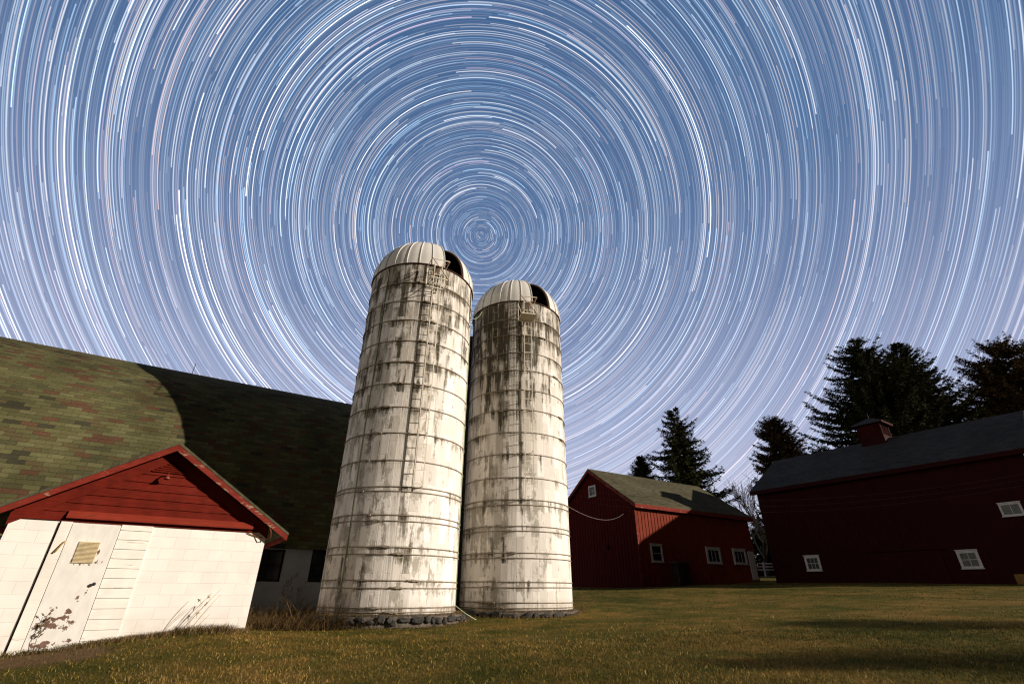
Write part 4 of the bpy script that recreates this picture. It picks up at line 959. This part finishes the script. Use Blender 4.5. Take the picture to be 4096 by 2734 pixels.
# ------------------------------------------------------------------ lawn blades, weeds
rng = np.random.default_rng(3)
def noise2(x, y):
    return 0.5 + 0.22 * np.sin(x * 0.9 + 1.7 * np.sin(y * 0.6)) + 0.18 * np.sin(y * 1.4 + 1.3 * np.sin(x * 1.1 + 2)) + 0.1 * np.sin(x * 3.1 + y * 2.3)
def blades(name, x, y, hgt, wid, lean, pal, kind='stuff', z=None, parent=None):
    n = len(x); z = ground_z(x, y) if z is None else z
    az = rng.uniform(0, 2 * pi, n); b = rng.uniform(0, 2 * pi, n)
    ln = lean * rng.uniform(0.2, 1.3, n) * hgt
    ox, oy = np.cos(b) * ln, np.sin(b) * ln; wx, wy = np.cos(az) * wid / 2, np.sin(az) * wid / 2
    p0 = np.stack([x - wx, y - wy, z - 0.01], 1); p1 = np.stack([x + wx, y + wy, z - 0.01], 1)
    p2 = np.stack([x + ox * .4 + wx * .7, y + oy * .4 + wy * .7, z + hgt * .62], 1); p3 = np.stack([x + ox * .4 - wx * .7, y + oy * .4 - wy * .7, z + hgt * .62], 1)
    p4 = np.stack([x + ox, y + oy, z + hgt * rng.uniform(.75, 1.0, n)], 1)
    V = np.stack([p0, p1, p2, p3, p4], 1).reshape(-1, 3)
    i5 = np.arange(n)[:, None] * 5
    T = np.concatenate([i5 + np.array([[0, 1, 2]]), i5 + np.array([[0, 2, 3]]), i5 + np.array([[3, 2, 4]])], 0)
    tone = np.clip(noise2(x, y) * 0.8 + noise2(x * 0.45 + 3, y * 0.6 + 1) * 0.6 + noise2(x * 4.3 + 7, y * 4.3) * 0.5 - 0.5 + rng.normal(0, 0.2, n), 0, 1)
    k = tone * (len(pal) - 1); i0 = np.clip(k.astype(int), 0, len(pal) - 2); f = (k - i0)[:, None]
    pal = np.array(pal); c = (pal[i0] * (1 - f) + pal[i0 + 1] * f) * rng.uniform(0.6, 1.4, n)[:, None]
    o = np_mesh(name, V, T, M['blade'], parent, np.repeat(c, 5, 0))
    if kind: o['kind'] = kind
    return o
def sample_lawn(n, y0, y1, power=1.0):
    y = y0 + (y1 - y0) * rng.uniform(size=n) ** power
    x = rng.uniform(-1.0, 1.0, n) * (y * 1.12 + 2.2)
    A_ = radians(SH_A); lx = (x + 8.702) * cos(A_) + (y - 8.724) * sin(A_); ly = -(x + 8.702) * sin(A_) + (y - 8.724) * cos(A_)
    keep = ~((lx > -0.1) & (lx < 4.15) & (ly > -0.05)) & ~((lx < 0) & (ly > 0.0))
    for (d, a, R) in ((15.7, -12.718, 2.15), (17.95, 0.591, 2.15)):
        keep &= (x - d * sin(radians(a))) ** 2 + (y - d * cos(radians(a))) ** 2 > R * R
    keep &= (((x + 7.55) / 1.2) ** 2 + ((y - 8.75) / 0.7) ** 2 > 1) | (rng.uniform(size=n) < 0.25)
    return x[keep], y[keep]
PAL = [(0.028, 0.036, 0.006), (0.064, 0.058, 0.011), (0.15, 0.108, 0.026), (0.30, 0.185, 0.055)]
xa, ya = sample_lawn(150000, 2.6, 10.5, 1.25); xb, yb = sample_lawn(90000, 9.0, 38.0, 1.3)
xs = np.concatenate([xa, xb]); ys = np.concatenate([ya, yb])
hh = np.where(ys < 9.5, 1.0, 1.0 + (ys - 9.5) * 0.02)
blades('lawn_grass', xs, ys, rng.uniform(0.012, 0.040, len(xs)) * hh, rng.uniform(0.004, 0.008, len(xs)) * (1 + np.maximum(0, ys - 8) * 0.07), 1.0, PAL)
xc, yc = sample_lawn(26000, 2.6, 13.0, 1.5)
blades('straw_grass', xc, yc, rng.uniform(0.02, 0.055, len(xc)), rng.uniform(0.004, 0.008, len(xc)) * (1 + np.maximum(0, yc - 6) * .08), 1.7, [(0.17, 0.13, 0.025), (0.30, 0.20, 0.05), (0.46, 0.31, 0.11)])
# dead grass along the foot of the shed and round the silo footings
wx, wy, wh = [], [], []
for k in range(5200):
    t = rng.uniform(0, 4.15); d = abs(rng.normal(0, 0.16)) + 0.02
    if t < 1.5 and rng.uniform() < 0.55: continue
    p = lw(shed, (t, -d, 0)); wx.append(p.x); wy.append(p.y); wh.append(rng.uniform(0.05, 0.15) * (1.3 if 2.9 < t < 3.9 else 0.8))
for (root, Pf) in ((silo1, P1), (silo2, P2)):
    for k in range(900):
        p = lw(root, Pf(rng.uniform(-115, 115), 2.24 + abs(rng.normal(0, 0.13)), 0)); wx.append(p.x); wy.append(p.y); wh.append(rng.uniform(0.03, 0.11))
wx, wy, wh = map(np.array, (wx, wy, wh))
DRY = [(0.10, 0.075, 0.025), (0.15, 0.10, 0.042), (0.22, 0.145, 0.07), (0.30, 0.20, 0.10)]
blades('dead_grass', wx, wy, wh, np.full(len(wx), 0.007), 1.1, DRY)
# matted roots on the footing ledges
wx, wy, wz, wh = [], [], [], []
for (root, Pf, zb) in ((silo1, P1, 0.22), (silo2, P2, 0.25)):
    for k in range(2600):
        p = lw(root, Pf(rng.uniform(-115, 115), rng.uniform(1.92, 2.17), 0)); wx.append(p.x); wy.append(p.y); wz.append(zb - 0.01); wh.append(rng.uniform(0.02, 0.06))
wx, wy, wz, wh = map(np.array, (wx, wy, wz, wh))
blades('ledge_grass', wx, wy, wh, np.full(len(wx), 0.008), 1.6, DRY, z=wz)
# tall dead weeds between shed and left silo
wx, wy, wh = [], [], []
while len(wx) < 5200:
    a_ = rng.uniform(0.2, 4.6); o_ = rng.uniform(12.6, 18.6)
    p = ba * a_ - bb * -0.0 + bb * -o_
    if (p.x + 3.456) ** 2 + (p.y - 15.31) ** 2 < 2.3 ** 2: continue
    q = (p.x + 8.702, p.y - 8.724); lx = q[0] * cos(radians(SH_A)) + q[1] * sin(radians(SH_A))
    if lx < 4.2 or lx > 7.2: continue
    wx.append(p.x); wy.append(p.y); wh.append((rng.uniform(0.08, 0.36) + (0.3 if rng.uniform() < .1 else 0)) * (0.45 + 1.1 * (0.5 + 0.5 * sin(a_ * 5.1) * sin(o_ * 3.3))))
wx, wy, wh = map(np.array, (wx, wy, wh))
blades('dead_weeds', wx, wy, wh, np.full(len(wx), 0.011), 1.2, [(0.045, 0.028, 0.010), (0.075, 0.046, 0.017), (0.12, 0.074, 0.03), (0.20, 0.125, 0.055)])

def weed(label, x, y, h, seed, branches=9, lean=(0.1, 0), mat='weed', stems=1):
    rr = random.Random(seed); mb = MB(); b0 = Vector((0, 0, 0)); top = Vector((lean[0] * h, lean[1] * h, h))
    stem = [b0.lerp(top, k / 6) + Vector((0.02 * sin(k), 0.02 * cos(k * 1.3), 0)) for k in range(7)]
    mb.tube(stem, [0.006 - 0.0006 * k for k in range(7)], 5)
    for k in range(stems - 1):
        b_ = Vector((rr.uniform(-.5, .3), rr.uniform(-.05, .02), -0.05)); hh_ = h * rr.uniform(.45, .95); lx_ = rr.uniform(.5, 1.2) * lean[0]; ly_ = rr.uniform(.6, 1.1) * lean[1]
        mb.tube([b_ + Vector((lx_ * hh_ * t_ ** 1.5, ly_ * hh_ * t_ ** 1.5, hh_ * t_)) for t_ in (0, .25, .5, .75, 1)], [.004, .0037, .0033, .003, .002], 4)
    for k in range(branches):
        t = 0.35 + 0.6 * k / branches; p = b0.lerp(top, t); a = rr.uniform(0, 6.28); L = h * rr.uniform(0.12, 0.25)
        e = p + Vector((cos(a) * L * .6, sin(a) * L * .6, L * .7)); mb.tube([p, p.lerp(e, .5) + Vector((0, 0, .01)), e], [0.003, 0.0025, 0.002], 4)
        for q in range(7):
            c = p.lerp(e, rr.uniform(.5, 1.05)); v = Vector((rr.gauss(0, .02), rr.gauss(0, .02), rr.gauss(.01, .02)))
            s_ = v.orthogonal().normalized() * 0.008; mb.add([c - v, c + s_, c + v, c - s_], [(0, 1, 2, 3)])
    o = mb.build('weed_stalk', M[mat], None, fix=False); o.location = (x, y, gz(x, y)); tag(o, label, 'weed', 'dead weed stalks'); return o
M['straw'] = simple('pale_straw', (0.34, 0.25, 0.14), 0.9, 0.3, 20)
M['weed'] = simple('dead_weed', (0.13, 0.085, 0.045), 0.9, 0.4, 20)
p = lambda a_, o_: ba * a_ + bb * -o_
for i, (a_, o_, h_, lab) in enumerate(((2.6, 15.5, 1.25, 'tall dead weed nearest the shed corner, seed heads against the dark barn window'), (2.9, 17.0, 1.15, 'dark branching weed in front of the pale barn wall'), (3.25, 16.2, 1.0, 'thin upright weed between shed and left silo, beside the dark branching one'))):
    q = p(a_, o_); weed(lab, q.x, q.y, h_, 50 + i, 11, (0.12 - 0.1 * i, 0.03))
q = lw(shed, (1.0, -0.12, 0)); weed('curled dead weed leaning on the foot of the shed door', q.x, q.y, 0.55, 61, 10, (0.05, 0.02))
q = lw(shed, (2.95, -0.14, 0)); weed('thin bent stalks leaning against the white block wall', q.x, q.y, 0.75, 62, 3, (0.62, 0.38), 'straw', 9)
